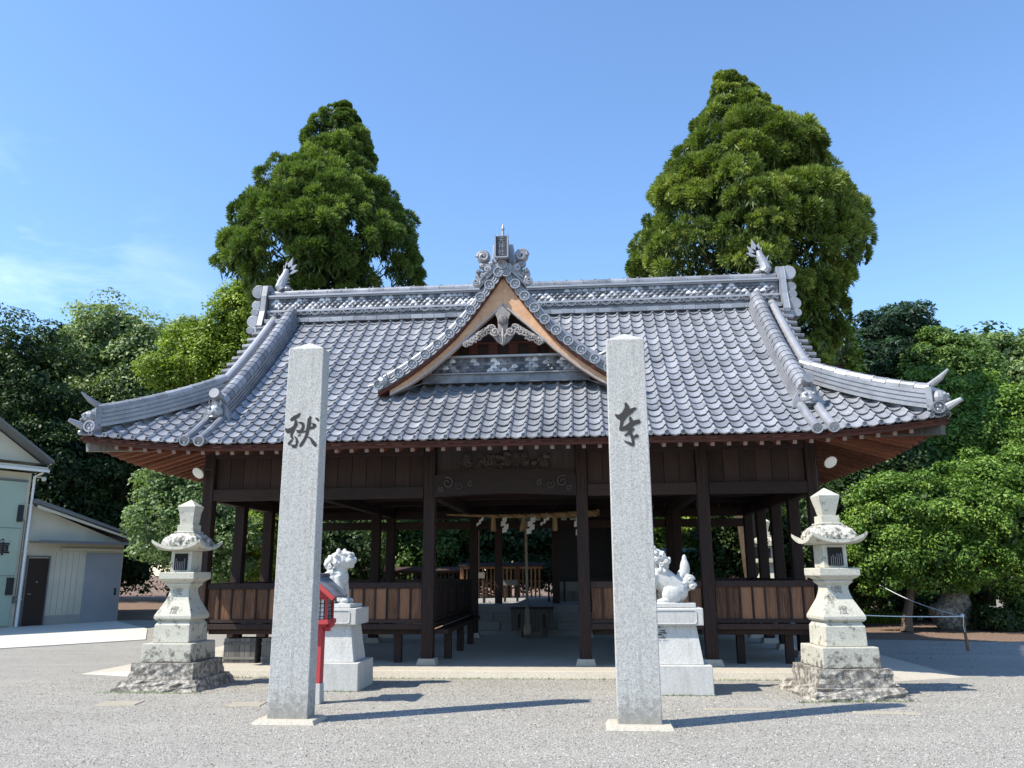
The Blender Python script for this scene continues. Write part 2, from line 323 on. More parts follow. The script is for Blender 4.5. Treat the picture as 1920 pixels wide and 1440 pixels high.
# individual pebbles on the gravel near the camera: uncountable
def pebbles():
    n = 85000; x = rng.uniform(-7, 8, n); y = -9.4 + 8.4 * rng.random(n) ** 1.3; r = rng.uniform(.005, .0105, n)
    k = np.array([(1, 0, 0), (0, 1, 0), (-1, 0, 0), (0, -1, 0), (0, 0, 1)], float); a = rng.uniform(0, 6.28, n)
    v = np.zeros((n, 5, 3)); sx = rng.uniform(.7, 1.4, n)
    for i in range(5):
        px, py, pz = k[i]; v[:, i, 0] = x + r * sx * (px * np.cos(a) - py * np.sin(a)); v[:, i, 1] = y + r * (px * np.sin(a) + py * np.cos(a)); v[:, i, 2] = .001 + pz * r * .8
    base = (np.arange(n) * 5)[:, None, None]; f = base + np.array([(0, 1, 4), (1, 2, 4), (2, 3, 4), (3, 0, 4)])[None]
    return fast_mesh('gravel_stones', v.reshape(-1, 3), f.reshape(-1, 3), np.repeat(rng.random(n), 4), 'pebble')
def fast_mesh(name, v, f, tint, mat, parent=None):
    me = bpy.data.meshes.new(name); nf, k = f.shape; me.vertices.add(len(v)); me.vertices.foreach_set('co', v.astype(np.float32).ravel())
    me.loops.add(nf * k); me.loops.foreach_set('vertex_index', f.astype(np.int32).ravel()); me.polygons.add(nf)
    me.polygons.foreach_set('loop_start', (np.arange(nf) * k).astype(np.int32)); me.update(calc_edges=True)
    a = me.attributes.new('tint', 'FLOAT', 'FACE'); a.data.foreach_set('value', np.clip(tint, 0, 1).astype(np.float32))
    me.materials.append(M[mat]); o = bpy.data.objects.new(name, me); C.objects.link(o)
    if parent: o.parent = parent
    return o
struct(pebbles(), 'stuff')

# ------------------------------------------------------------------ pavilion
PAV = thing('worship_pavilion', 'open dark timber shrine pavilion under a grey tiled hip and gable roof', 'pavilion')
DEP = 5.44; A_, B_, C_, CL = 1.26, 3.21, 4.95, 5.08; OV = 1.54; EX = 6.54
p = MB(); vs = [(-5.3, -.8, .108), (5.3, -.8, .108), (5.75, 0, .108), (5.75, 6.2, .108), (-5.75, 6.2, .108), (-5.75, 0, .108), (-5.6, -.85, .0), (5.7, -.85, .0), (6.75, -.4, .0), (6.6, 6.4, .0), (-6.6, 6.4, .0), (-6.75, -.5, .0)]
p.add(vs, [(0, 1, 2, 3, 4, 5), (6, 7, 1, 0), (7, 8, 2, 1), (8, 9, 3, 2), (9, 10, 4, 3), (10, 11, 5, 4), (11, 6, 0, 5)], .5); p.build('platform', 'concrete', PAV, bevel=.012)
# sloping concrete skirt at the ends of the platform
XS = [-CL, -B_, -A_, A_, B_, C_]; YS = [0, 1.36, 2.72, 4.08, 5.44]
cols = [(x, y) for x in XS for y in (0, DEP)] + [(x, y) for x in (-CL, C_) for y in YS[1:-1]] + [(-B_, 4.08), (B_, 4.08)]
cm = MB(); cm.box(-.095, .095, -.095, .095, .0, 3.42, tx=.003, ty=.003); c0 = cm.build('column', 'worn_column', PAV, bevel=.012)
bs = MB(); bs.box(-.16, .16, -.16, .16, 0, .1, tx=.03, ty=.03); b0 = bs.build('base_stone', 'concrete', c0, bevel=.008, loc=(0, 0, -.1))
for i, (x, y) in enumerate(cols):
    if i == 0: o, b = c0, b0
    else: o = c0.copy(); C.objects.link(o); b = b0.copy(); C.objects.link(b); b.parent = o
    o.location = (x, y, .206); o.rotation_euler = (0, 0, 0)
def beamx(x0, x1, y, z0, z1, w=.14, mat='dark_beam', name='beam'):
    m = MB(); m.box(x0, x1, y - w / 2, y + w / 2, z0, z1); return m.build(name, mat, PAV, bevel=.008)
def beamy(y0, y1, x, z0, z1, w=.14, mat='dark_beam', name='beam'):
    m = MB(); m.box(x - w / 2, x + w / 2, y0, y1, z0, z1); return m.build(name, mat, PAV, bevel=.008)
g_ = .1
for y in (0, DEP):
    yo = -.02 if y == 0 else .02
    for x0, x1 in zip(XS[:-1], XS[1:]):
        if x0 == -A_ and y == 0: continue
        beamx(x0 + g_, x1 - g_, y + yo, 2.74, 2.93, .15)
        beamx(x0 + g_, x1 - g_, y, 2.5, 2.68, .09) if y else None
    beamx(-CL - .3, C_ + .3, y, 3.628, 3.76, .2)
for x in (-CL, C_):
    for y0, y1 in zip(YS[:-1], YS[1:]): beamy(y0 + g_, y1 - g_, x, 2.74, 2.93, .15)
    beamy(-.3, DEP + .3, x, 3.762, 3.88, .2)
for y0 in YS[1:-1]: beamx(-CL + g_, C_ - g_, y0, 2.94, 3.14, .16)
for x in (-B_, -A_, A_, B_): beamy(.1, DEP - .1, x, 2.765, 2.93, .16)
# upper board walls, one panel per bay with battens
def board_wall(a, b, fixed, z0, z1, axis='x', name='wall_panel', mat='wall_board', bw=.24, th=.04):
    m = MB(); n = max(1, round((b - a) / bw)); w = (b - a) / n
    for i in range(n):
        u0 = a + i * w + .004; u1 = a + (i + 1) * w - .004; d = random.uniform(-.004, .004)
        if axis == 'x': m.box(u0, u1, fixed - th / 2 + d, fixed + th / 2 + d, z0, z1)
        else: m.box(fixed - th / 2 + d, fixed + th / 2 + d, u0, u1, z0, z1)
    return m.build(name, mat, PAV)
for y in (0, DEP):
    for x0, x1 in zip(XS[:-1], XS[1:]):
        if x0 == -A_ and y == 0: continue
        board_wall(x0 + g_, x1 - g_, y + .02, 2.932, 3.62)
for x in (-CL, C_): board_wall(.1, DEP - .1, x, 2.932, 3.62, 'y')
beamx(-CL + g_, -A_ - g_, -.03, 3.46, 3.6, .12); beamx(A_ + g_, C_ - g_, -.03, 3.46, 3.6, .12)
# central rainbow beam and carved transom
m = MB(); poly = [(-A_ + .1, 2.76), (-A_ + .1, 3.1)] + [(-A_ + .1 + i * (2 * A_ - .2) / 14, 3.14 + .05 * math.sin(math.pi * i / 14)) for i in range(1, 14)] + [(A_ - .1, 3.1), (A_ - .1, 2.76)] + [(A_ - .1 - i * (2 * A_ - .2) / 10, 2.76 + .05 * math.sin(math.pi * i / 10)) for i in range(1, 10)]
m.prism(poly, -.12, .08); m.build('rainbow_beam', 'dark_beam', PAV, bevel=.01)
for sx in (-1, 1):
    m = MB()
    for (cx, cz, r, d) in ((.95, 2.98, .1, 1), (.75, 2.93, .07, -1), (.58, 2.96, .05, 1), (1.05, 2.88, .05, -1)): m.spiral((sx * cx, -.125, cz), r, 1.4, d * sx, .011, start=1 if sx > 0 else 2)
    m.build('beam_carving', 'beam_relief', PAV, smooth=True)
m = MB(); m.box(-A_ + .1, A_ - .1, .03, .07, 3.1, 3.62, .2)
for i in range(70):
    x = random.uniform(-.75, .75); z = random.uniform(3.19, 3.5) * (1) - abs(x) * .08; r = random.uniform(.03, .07)
    if random.random() < .6: m.spiral((x, -.02, z), r, 1.3, random.choice((-1, 1)), .014, start=random.uniform(0, 6))
    else: m.ball((x, -.0, z), (r, .05, r * .7))
m.build('transom_carving', 'beam_relief', PAV, smooth=False)
# ceiling board added to keep the interior dark
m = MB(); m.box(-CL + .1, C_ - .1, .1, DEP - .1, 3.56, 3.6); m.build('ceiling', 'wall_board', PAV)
# railings with upright boards
def railing(a, b, fixed, axis='x', boards='rail_board'):
    o = MB(); f = (lambda m, u0, u1, v0, v1, z0, z1: m.box(u0, u1, v0, v1, z0, z1)) if axis == 'x' else (lambda m, u0, u1, v0, v1, z0, z1: m.box(v0, v1, u0, u1, z0, z1))
    f(o, a, b, fixed - .045, fixed + .045, 1.285, 1.38); f(o, a, b, fixed - .04, fixed + .04, .745, .8); f(o, a, b, fixed - .06, fixed + .06, .645, .728)
    n = max(1, round((b - a) / .2)); w = (b - a) / n
    for i in range(1, n): u = a + i * w; f(o, u - .014, u + .014, fixed - .033, fixed + .033, .802, 1.283)
    r = o.build('railing', 'dark_wood', PAV, bevel=.004)
    q = MB()
    for i in range(n): d = random.uniform(-.003, .003); f(q, a + i * w + .016, a + (i + 1) * w - .016, fixed - .012 + d, fixed + .012 + d, .802, 1.283)
    q.build('railing_board', boards, r)
    return r
for x0, x1 in ((-CL, -B_), (-B_, -A_), (A_, B_), (B_, C_)):
    railing(x0 + g_, x1 - g_, 0); railing(x0 + g_, x1 - g_, DEP, 'x', 'dark_wood')  # rear boards in darker wood, interior shade put into the colour
for x in (-CL, C_):
    for y0, y1 in zip(YS[:-1], YS[1:]): railing(y0 + g_, y1 - g_, x, 'y')
railing(.1, 4.9, -A_, 'y', 'dark_wood'); railing(.1, 4.9, A_ + .02, 'y', 'dark_wood')  # aisle boards coloured dark to deepen the interior shade
# benches fixed behind the railings
def bench(x0, x1, y0, y1, nleg=2):
    m = MB(); m.box(x0, x1, y0, y1, .56, .63); b = m.build('bench', 'dark_wood', PAV, bevel=.006)
    for i in range(nleg):
        l = MB(); u = (i + .5) / nleg; cx, cy = (x0 + (x1 - x0) * u, (y0 + y1) / 2) if x1 - x0 > y1 - y0 else ((x0 + x1) / 2, y0 + (y1 - y0) * u)
        l.box(cx - .06, cx + .06, cy - .06, cy + .06, .11, .56); l.build('leg', 'dark_wood', b)
for x0, x1 in ((-CL, -B_), (-B_, -A_), (A_, B_), (B_, C_)): bench(x0 + .12, x1 - .12, .08, .5)
bench(-1.2, -.98, .25, 4.4, 3)

# ---- roof surface
def Hs(s): t = s / 4.1; return 3.49 + 3.26 * (.8 * t + .2 * t * t)
def lift(dc, s): return .2 * max(0, (2.5 - max(dc, 0)) / 2.5) ** 1.8 * max(0, 1 - max(s, 0) / 2.4)
TP = .2353
def wave(ph):
    ph %= 1
    return .046 * math.sin(math.pi * (ph - .69) / .31) if ph > .69 else -.024 * math.sin(math.pi * ph / .69)
def slope(name, fmap, ulo, uhi, smax, lim, step=.195, phase=0.):
    nt_ = round((uhi - ulo) / TP); K = 9; us = []; w = (uhi - ulo) / nt_
    phs = [0, .15, .35, .55, .69, .76, .845, .93, 1.0]
    m = MB(); nc = math.ceil(smax / step); tj = {}
    for k in range(nc):
        s0 = k * step; s1 = min(smax, s0 + step * 1.02)
        for j in range(nt_):
            dz = random.uniform(-.004, .004); dz2 = random.uniform(-.003, .003); tt = min(1, max(0, random.gauss(.5, .17))); vs = []; ds = random.uniform(-.004, .004)
            for q in phs:
                u = ulo + (j + q) * w; wv = wave(q)
                a0 = lim(u, s0); a1 = lim(u, s1); x, y, z = fmap(a0, s0 + ds - .02); xb_, yb_, zb_ = fmap(a0, s0 + ds + .004); x1, y1, z1 = fmap(a1, s1)
                vs += [(xb_, yb_, zb_ + wv - .002 + dz), (x, y, z + wv + .03 + dz), (x1, y1, z1 + wv - .004 + dz2)]
            if abs(lim(ulo + j * w, s0) - lim(ulo + (j + 1) * w, s0)) < 1e-4 and abs(lim(ulo + j * w, s1) - lim(ulo + (j + 1) * w, s1)) < 1e-4: continue
            n = len(phs); m.add(vs, [(3 * i, 3 * i + 3, 3 * i + 4, 3 * i + 1) for i in range(n - 1)] + [(3 * i + 1, 3 * i + 4, 3 * i + 5, 3 * i + 2) for i in range(n - 1)], tt)
    return m
def limfb(u, s):
    L_ = EX - s if s < 1.5 else 5.3
    return max(-L_, min(L_, u))
def ffront(u, s): return (u, -OV + s, Hs(s) + lift(EX - abs(u), s))
def fback(u, s): return (-u, DEP + OV - s, Hs(s) + lift(EX - abs(u), s))
SM = OV + DEP / 2
def limsd(u, s):
    h = DEP / 2 + OV - s; c = DEP / 2
    return max(c - h, min(c + h, u))
def fright(u, s): return (EX - s, u, Hs(s) + lift(DEP / 2 + OV - abs(u - DEP / 2), s))
def fleft(u, s): x, y, z = fright(u, s); return (-x, DEP - y, z)
ROOF = None
mt = slope('front', ffront, -EX, EX, SM - .1, limfb)
m2 = slope('back', fback, -EX, EX, SM - .1, limfb); m3 = slope('r', fright, -OV, DEP + OV, 1.54, limsd); m4 = slope('l', fleft, -OV, DEP + OV, 1.54, limsd)
def disc(m, c, r, axis='y', sgn=-1, depth=.06, tint=None, n=14, tomoe=True):
    pr = [(r, depth), (r, .0), (r * .98, -.008), (r * .8, -.008), (r * .74, .022), (.001, .022)]
    pr = [(a, -sgn * b) for a, b in pr]; m.lathe(c, pr, n, axis, tint)
    if tomoe:
        for k in range(3):
            a = k * 2.094 + .4; q = (r * .38 * math.cos(a), r * .38 * math.sin(a)); o = -sgn * .012
            m.ball((c[0] + q[0], c[1] + o, c[2] + q[1]) if axis == 'y' else (c[0] + o, c[1] + q[0], c[2] + q[1]), (r * .26, .012, r * .26) if axis == 'y' else (.012, r * .26, r * .26), 6, 4)
# the small round end under every hump of the eave course belongs to the tiles of its slope
nT = round(2 * EX / TP); w_ = 2 * EX / nT
for j in range(nT):
    u = -EX + (j + .83) * w_
    if abs(u) > EX - .1: continue
    x, y, z = ffront(u, 0); disc(mt, (x, y - .03, z + .026), .038, depth=.05, n=10, tomoe=False); x, y, z = fback(u, 0); disc(m2, (x, y + .03, z + .026), .038, sgn=1, depth=.05, n=10, tomoe=False)
nS = round((DEP + 2 * OV) / TP); w2 = (DEP + 2 * OV) / nS
for j in range(nS):
    u = -OV + (j + .83) * w2
    for f, sg, mm in ((fright, 1, m3), (fleft, -1, m4)):
        x, y, z = f(u, 0); disc(mm, (x + sg * .03, y, z + .026), .038, 'x', sg, .05, n=10, tomoe=False)
ROOF = mt.build('roof', 'roof_tile', PAV)
m2.build('roof_slope', 'roof_tile', ROOF); m3.build('roof_slope', 'roof_tile', ROOF); m4.build('roof_slope', 'roof_tile', ROOF)
# under-deck closing the roof from below (also blocks light)
def deck(f, lo, hi, smax, lim, mat='fascia_wood', off=-.07):
    m = MB(); n = 48; ks = [smax * i / 12 for i in range(13)]
    rows = [[f(lim(lo + (hi - lo) * j / n, s), s) for j in range(n + 1)] for s in ks]
    vs = [(x, y, z + off) for r_ in rows for x, y, z in r_]
    return m.add(vs, [(i * (n + 1) + j, i * (n + 1) + j + 1, (i + 1) * (n + 1) + j + 1, (i + 1) * (n + 1) + j) for i in range(12) for j in range(n)], .3)
dk = MB()
for f, lo, hi, sm, li in ((ffront, -EX, EX, SM, limfb), (fback, -EX, EX, SM, limfb), (fright, -OV, DEP + OV, 1.54, limsd), (fleft, -OV, DEP + OV, 1.54, limsd)):
    q = deck(f, lo, hi, sm, li); dk.add(q.v, q.f, .3)
dk.build('roof_deck', 'fascia_wood', ROOF)
# fascia, soffit, rafters
def eave_pt(side, u, s, dz):
    f = {'f': ffront, 'b': fback, 'r': fright, 'l': fleft}[side]; x, y, z = f(u, s); return (x, y, 3.49 + lift((EX - abs(u)) if side in 'fb' else (DEP / 2 + OV - abs(u - DEP / 2)), s) + dz)
for side, lo, hi in (('f', -EX + .05, EX - .05), ('b', -EX + .05, EX - .05), ('r', -OV + .05, DEP + OV - .05), ('l', -OV + .05, DEP + OV - .05)):
    pl = [eave_pt(side, lo + (hi - lo) * i / 40, .06, -.06) for i in range(41)]
    m = MB(); m.sweep(pl, [(-.03, -.055), (.03, -.055), (.03, .035), (-.03, .035)], .2); m.build('fascia', 'fascia_wood', ROOF)
    pl2 = [eave_pt(side, lo + (hi - lo) * i / 40, .14, -.1) for i in range(41)]
SOFW = 3.86
m = MB(); N = 40
for side in 'fbrl':
    half = (EX if side in 'fb' else DEP / 2 + OV); cen = 0 if side in 'fb' else DEP / 2
    rows = []
    for s in (.1, .6, 1.1, 1.54):
        row = []
        for i in range(N + 1):
            u = cen + (half - s) * (2 * i / N - 1); k = (s - .1) / 1.44; p_ = eave_pt(side, u, s, -.075); row.append((p_[0], p_[1], p_[2] * (1 - k) + SOFW * k + 0))
        rows.append(row)
    m.add([q for r_ in rows for q in r_], [(i * (N + 1) + j, (i + 1) * (N + 1) + j, (i + 1) * (N + 1) + j + 1, i * (N + 1) + j + 1) for i in range(3) for j in range(N)], .5)
m.build('soffit', 'rafter_wood', ROOF)
nr = 0
def rafter(a, b, first=[None]):
    m = MB(); m.beam(a, b, .06, .08); o = m.build('rafter', 'rafter_wood', ROOF); a, b = Vector(a), Vector(b); d = (a - b).normalized()
    t = MB(); t.beam(a + d * .012, a, .056, .07, .5); t.build('rafter_tip', 'rafter_tip', o); return o
def rafz(side, u, s):
    k = (s - .1) / 1.44; p_ = eave_pt(side, u, s, -.135); return (p_[0], p_[1], p_[2] * (1 - k) + (SOFW - .06) * k)
u = -6.0 + .02
while u < 6.05:
    s1 = min(1.54, EX - abs(u)); rafter(rafz('f', u, .12), rafz('f', u, s1)); u += TP
for side in 'rl':
    for j in range(18):
        v = -1.05 + j * TP; vv = v if side == 'r' else DEP - v; s1 = min(1.54, OV + v)
        m = MB(); m.beam(rafz(side, vv, .12), rafz(side, vv, s1), .06, .08); m.build('rafter', 'rafter_wood', ROOF)
# remaining side and rear rafters seen only as a mass
m = MB()
for side in 'rl':
    for j in range(18, 34):
        v = -1.05 + j * TP; vv = v if side == 'r' else DEP - v
        if v < DEP + 1.2: m.beam(rafz(side, vv, .12), rafz(side, vv, min(1.54, DEP + OV - v)), .06, .08)
u = -6.0
while u < 6.05: m.beam(rafz('b', u, .12), rafz('b', u, min(1.54, EX - abs(u))), .06, .08); u += TP
struct(m.build('rear_rafters', 'rafter_wood', ROOF), 'stuff')
for sx in (-1, 1):
    for (y0, y1) in ((-1.44, .1), (DEP + 1.44, DEP - .1)):
        m = MB(); m.beam((sx * 6.46, y0, 3.5), (sx * 5.0, y1, 3.72), .14, .17); m.build('hip_beam', 'grey_wood', ROOF, bevel=.01)
# ---- ridges
_h = [(.15, 0), (.15, .032), (.125, .036), (.125, .044), (.14, .046), (.14, .078), (.115, .08), (.115, .088), (.13, .09), (.13, .12), (.105, .122), (.105, .13), (.12, .132), (.12, .165)]
NOSHI = [(-a, b) for a, b in _h] + [(a, b) for a, b in reversed(_h)]
def captube(m, pts, r, ring=.26, up=.0):
    P_ = [Vector(p) for p in pts]; L_ = [0]
    for a, b in zip(P_, P_[1:]): L_.append(L_[-1] + (b - a).length)
    def at_len(l):
        for i in range(len(P_) - 1):
            if l <= L_[i + 1] or i == len(P_) - 2: t = (l - L_[i]) / max(1e-6, L_[i + 1] - L_[i]); return P_[i].lerp(P_[i + 1], t)
    n = max(1, round(L_[-1] / ring)); st = L_[-1] / n
    for i in range(n):
        a, b, c = at_len(i * st), at_len((i + .5) * st), at_len((i + 1) * st + .001); o = Vector((0, 0, up))
        m.tube([a + o, at_len(i * st + .03) + o, at_len(i * st + .035) + o, b + o, c + o], [r * 1.08, r * 1.08, r, r, r * .97], 12)
def sweep_ridge(name, pts, parent, scale=1., capr=.095, h=.165, ring=.26, mat='ridge_tile'):
    m = MB(); m.sweep(pts, [(a * scale, b * (h / .165)) for a, b in NOSHI], .45); captube(m, [Vector(p) + Vector((0, 0, h + capr * .45)) for p in pts], capr, ring)
    return m.build(name, mat, parent, smooth=False)
def roofz(x, y):
    s = min(y + OV, DEP + OV - y); s = min(s, 99); return Hs(s) + lift(EX - abs(x), s)
for sx in (-1, 1):
    # descending ridges on the front (and rear) slope
    for bk in (0, 1):
        pts = [((4.77 + .07 * i / 12) if sx > 0 else -(4.67 + .08 * i / 12), (-.78 + 3.22 * i / 12), roofz(4.7, -.78 + 3.22 * i / 12) + .02) for i in range(13)]
        if bk: pts = [(x, DEP - y, z) for x, y, z in pts]
        sweep_ridge('descending_ridge', pts, ROOF, 1.2, .125, .19, .2)
    # oni end tile, cap disc and the two long round tiles down to the eave
    m = MB(); cx, cy, cz = (4.77 if sx > 0 else -4.67), -.8, roofz(4.66, -.8)
    m.prism([(cx - .24, cz - .02), (cx - .2, cz + .14), (cx - .13, cz + .26), (cx, cz + .31), (cx + .13, cz + .26), (cx + .2, cz + .14), (cx + .24, cz - .02)], cy - .06, cy + .06)
    m.ball((cx, cy - .1, cz + .12), (.13, .1, .12), 12, 8); m.ball((cx - .06, cy - .18, cz + .17), .03); m.ball((cx + .06, cy - .18, cz + .17), .03); m.ball((cx, cy - .2, cz + .09), (.03, .04, .025)); m.ball((cx, cy - .17, cz + .03), (.075, .03, .018))
    for q in (-1, 1): m.tube([(cx + q * .07, cy - .1, cz + .22), (cx + q * .1, cy - .13, cz + .27), (cx + q * .09, cy - .15, cz + .31)], [.025, .018, .006], 6)
    m.build('ridge_end_face', 'ridge_tile', ROOF, smooth=False)
    m = MB(); m.tube([(cx, cy + .1, cz + .36), (cx, cy - .2, cz + .42)], [.075, .085], 14); m.build('ridge_end_cap', 'ridge_tile', ROOF)
    for q in (-.115, .115):
        m = MB(); xx = cx + q; pl = [(xx, y, roofz(xx, y) + .05) for y in (-.86, -1.1, -1.35, -1.6)]; pl[-1] = (xx, -1.62, pl[-1][2] + .01); m.tube(pl, .07, 12); disc(m, (xx, -1.62, pl[-1][2]), .085, depth=.05); m.build('round_tile', 'ridge_tile', ROOF)
    # hip ridges with upturned ends
    for (yc, yd) in ((-1, 1), (1, -1)):
        pts = []
        for i in range(13):
            s = .16 + 1.42 * i / 12; x = EX - s; y = -OV + s; z = Hs(s) + lift(s, s) + .0 + .04 * (1 - i / 12) ** 2
            pts.append((sx * x, y if yc < 0 else DEP - y, z))
        sweep_ridge('hip_ridge', pts, ROOF, 1.0, .085, .26, .22)
        m = MB(); x0, y0, z0 = pts[0]; dy = yc; d = Vector((sx, dy, 0)).normalized(); sd = Vector((-dy, sx, 0)).normalized() * .5
        B = Vector((x0, y0, z0))
        m.cbox(B + d * .02 + Vector((0, 0, .14)), .3, .09, .34, Matrix.Rotation(math.atan2(d.y, d.x) - math.pi / 2, 3, 'Z'))
        m.ball(B + d * .1 + Vector((0, 0, .15)), .12, 12, 8); m.ball(B + d * .2 + sd * .1 + Vector((0, 0, .19)), .028); m.ball(B + d * .2 - sd * .1 + Vector((0, 0, .19)), .028); m.ball(B + d * .22 + Vector((0, 0, .11)), .032)
        m.tube([B - d * .25 + Vector((0, 0, .3)), B - d * .02 + Vector((0, 0, .35)), B + d * .14 + Vector((0, 0, .44)), B + d * .27 + Vector((0, 0, .55))], [.05, .055, .045, .015], 8)
        m.tube([B - d * .0 + Vector((0, 0, .0)), B + d * .2 + Vector((0, 0, .01)), B + d * .4 + Vector((0, 0, .09))], [.07, .06, .03], 8)
        m.build('hip_end_face', 'ridge_tile', ROOF)
        m = MB(); disc(m, (sx * (EX - .16), (-OV - .03) if yc < 0 else DEP + OV + .03, z0 - .0), .095, 'y', yc, .2); m.build('corner_disc', 'ridge_tile', ROOF)
    # verge: crest tube, round tiles facing out, gable wall
    vy = [.0 + 2.6 * i / 12 for i in range(13)]
    pts = [(sx * 5.16, y, roofz(5, y) + .06) for y in vy]; m = MB(); m.tube(pts, .085, 12); m.tube([(x, DEP - y, z) for x, y, z in pts], .085, 12); m.build('verge_tube', 'ridge_tile', ROOF, smooth=True)
    for bk in (0, 1):
        m = MB()
        for k in range(12): y = .05 + k * .21; z = roofz(5, y); yy = DEP - y if bk else y; m.tube([(sx * 5.2, yy, z + .0), (sx * 5.45, yy, z - .02)], .056, 10); m.box(min(sx * 5.2, sx * 5.46), max(sx * 5.2, sx * 5.46), yy + .06, yy + .16, z + .01, z + .05)
        m.build('verge_tile', 'dark_tile', ROOF)  # dark tile colour paints the shade of the gable side
    m = MB(); m.prism([(-.02, Hs(1.5) - .1), (DEP + .02, Hs(1.5) - .1), (DEP / 2, 6.75)], sx * 4.9, sx * 5.0, 'yz'); m.build('gable_wall', 'dark_wood', ROOF)
    m = MB(); 
    for k in (0, 1):
        pl = [(y if not k else DEP - y, roofz(5, y) - .1) for y in vy]; m.prism(pl + [(a, b - .28) for a, b in reversed(pl)], sx * 5.25, sx * 5.3, 'yz')
    m.build('gable_board', 'barge_wood', ROOF)
# main ridge, layer over layer
RY = DEP / 2; m = MB(); RL = 5.32
def rl(m, z0, z1, w, L=RL, t=.5): m.box(-L, L, RY - w, RY + w, z0, z1, t)
MR = MB(); rl(MR, 6.58, 6.8, .2, t=.1); RID = MR.build('main_ridge', 'dark_tile', ROOF)
for sg in (-1, 1):
    m = MB()
    for i in range(44): x0 = -RL + i * 2 * RL / 44; x1 = x0 + 2 * RL / 44 - .004; d = random.uniform(-.003, .003); m.box(x0, x1, *sorted((RY + sg * .12, RY + sg * (.36 + d))), 6.655 + d, 6.745 + d)
    m.build('base_course', 'ridge_tile', RID, bevel=.006)
m = MB(); rl(m, 6.93, 6.975, .235, t=.9); rl(m, 7.245, 7.275, .2, t=.6); rl(m, 7.275, 7.315, .225, t=.9); m.build('ledge_course', 'ridge_tile', RID, bevel=.005)
m = MB(); rl(m, 6.8, 6.93, .19, t=.2); rl(m, 6.975, 7.245, .15, t=.1); rl(m, 7.315, 7.36, .12, t=.4); m.build('ridge_core', 'dark_tile', RID)
m = MB(); captube(m, [(-RL, RY, 7.4), (RL, RY, 7.4)], .085, .3)
for k in range(36): m.ball((-RL + .15 + k * .296, RY, 7.495), .022, 6, 4)
m.build('ridge_cap', 'ridge_tile', RID)
def scales(m, x0, x1, z0, z1, y, r, rows, sg=-1):
    dz = (z1 - z0) / rows
    for i in range(rows):
        n = int((x1 - x0) / (2 * r)); 
        for j in range(n):
            cx = x0 + r + j * 2 * r + (r if i % 2 else 0)
            if cx > x1 - r * .5: continue
            cz = z0 + i * dz; t = random.random() ** 1.25; vs = [(cx, y + sg * .035, cz + dz * .4)]; k = 9
            for q in range(k): a = math.pi * q / (k - 1); vs.append((cx + r * .97 * math.cos(a), y + sg * .012, cz + dz * 1.25 * math.sin(a)))
            for q in range(k): a = math.pi * q / (k - 1); vs.append((cx + r * .97 * math.cos(a), y, cz + dz * 1.25 * math.sin(a)))
            m.add(vs, [(0, q + 1, q + 2) if sg > 0 else (0, q + 2, q + 1) for q in range(k - 1)] + [(q + 1, q + 2, q + 2 + k, q + 1 + k) for q in range(k - 1)] + [(0, 1, k)], t)
def m_scale(t): c = t.ramp(t.attr(), [(0, (.06, .065, .08)), (.45, (.17, .18, .2)), (.8, (.45, .46, .49)), (1, (.75, .75, .77))]); t.col(c, .45, .5, .1)
mk('scale_tile', m_scale)
for yy, sg in ((RY - .15, -1), (RY + .15, 1)): m = MB(); scales(m, -RL + .05, RL - .05, 6.985, 7.235, yy, .062, 4, sg); m.build('scale_band', 'scale_tile', RID)
def scallops(m, x0, x1, y, z, pitch=.235, sg=-1):
    n = int((x1 - x0) / pitch)
    for j in range(n):
        cx = x0 + (j + .5) * pitch
        for rr, rd in ((.09, .012), (.055, .009)):
            m.tube([(cx + rr * math.cos(a), y + sg * .03, z - .0 + rr * .75 * math.sin(a)) for a in [math.pi + math.pi * q / 8 for q in range(9)]], rd, 5)
        disc(m, (cx + pitch / 2, y + sg * .03, z - .035), .036, 'y', sg, .03, n=10, tomoe=False)
m = MB(); scallops(m, -RL, RL, RY - .21, 6.925); m.build('scallop_course', 'ridge_tile', RID)
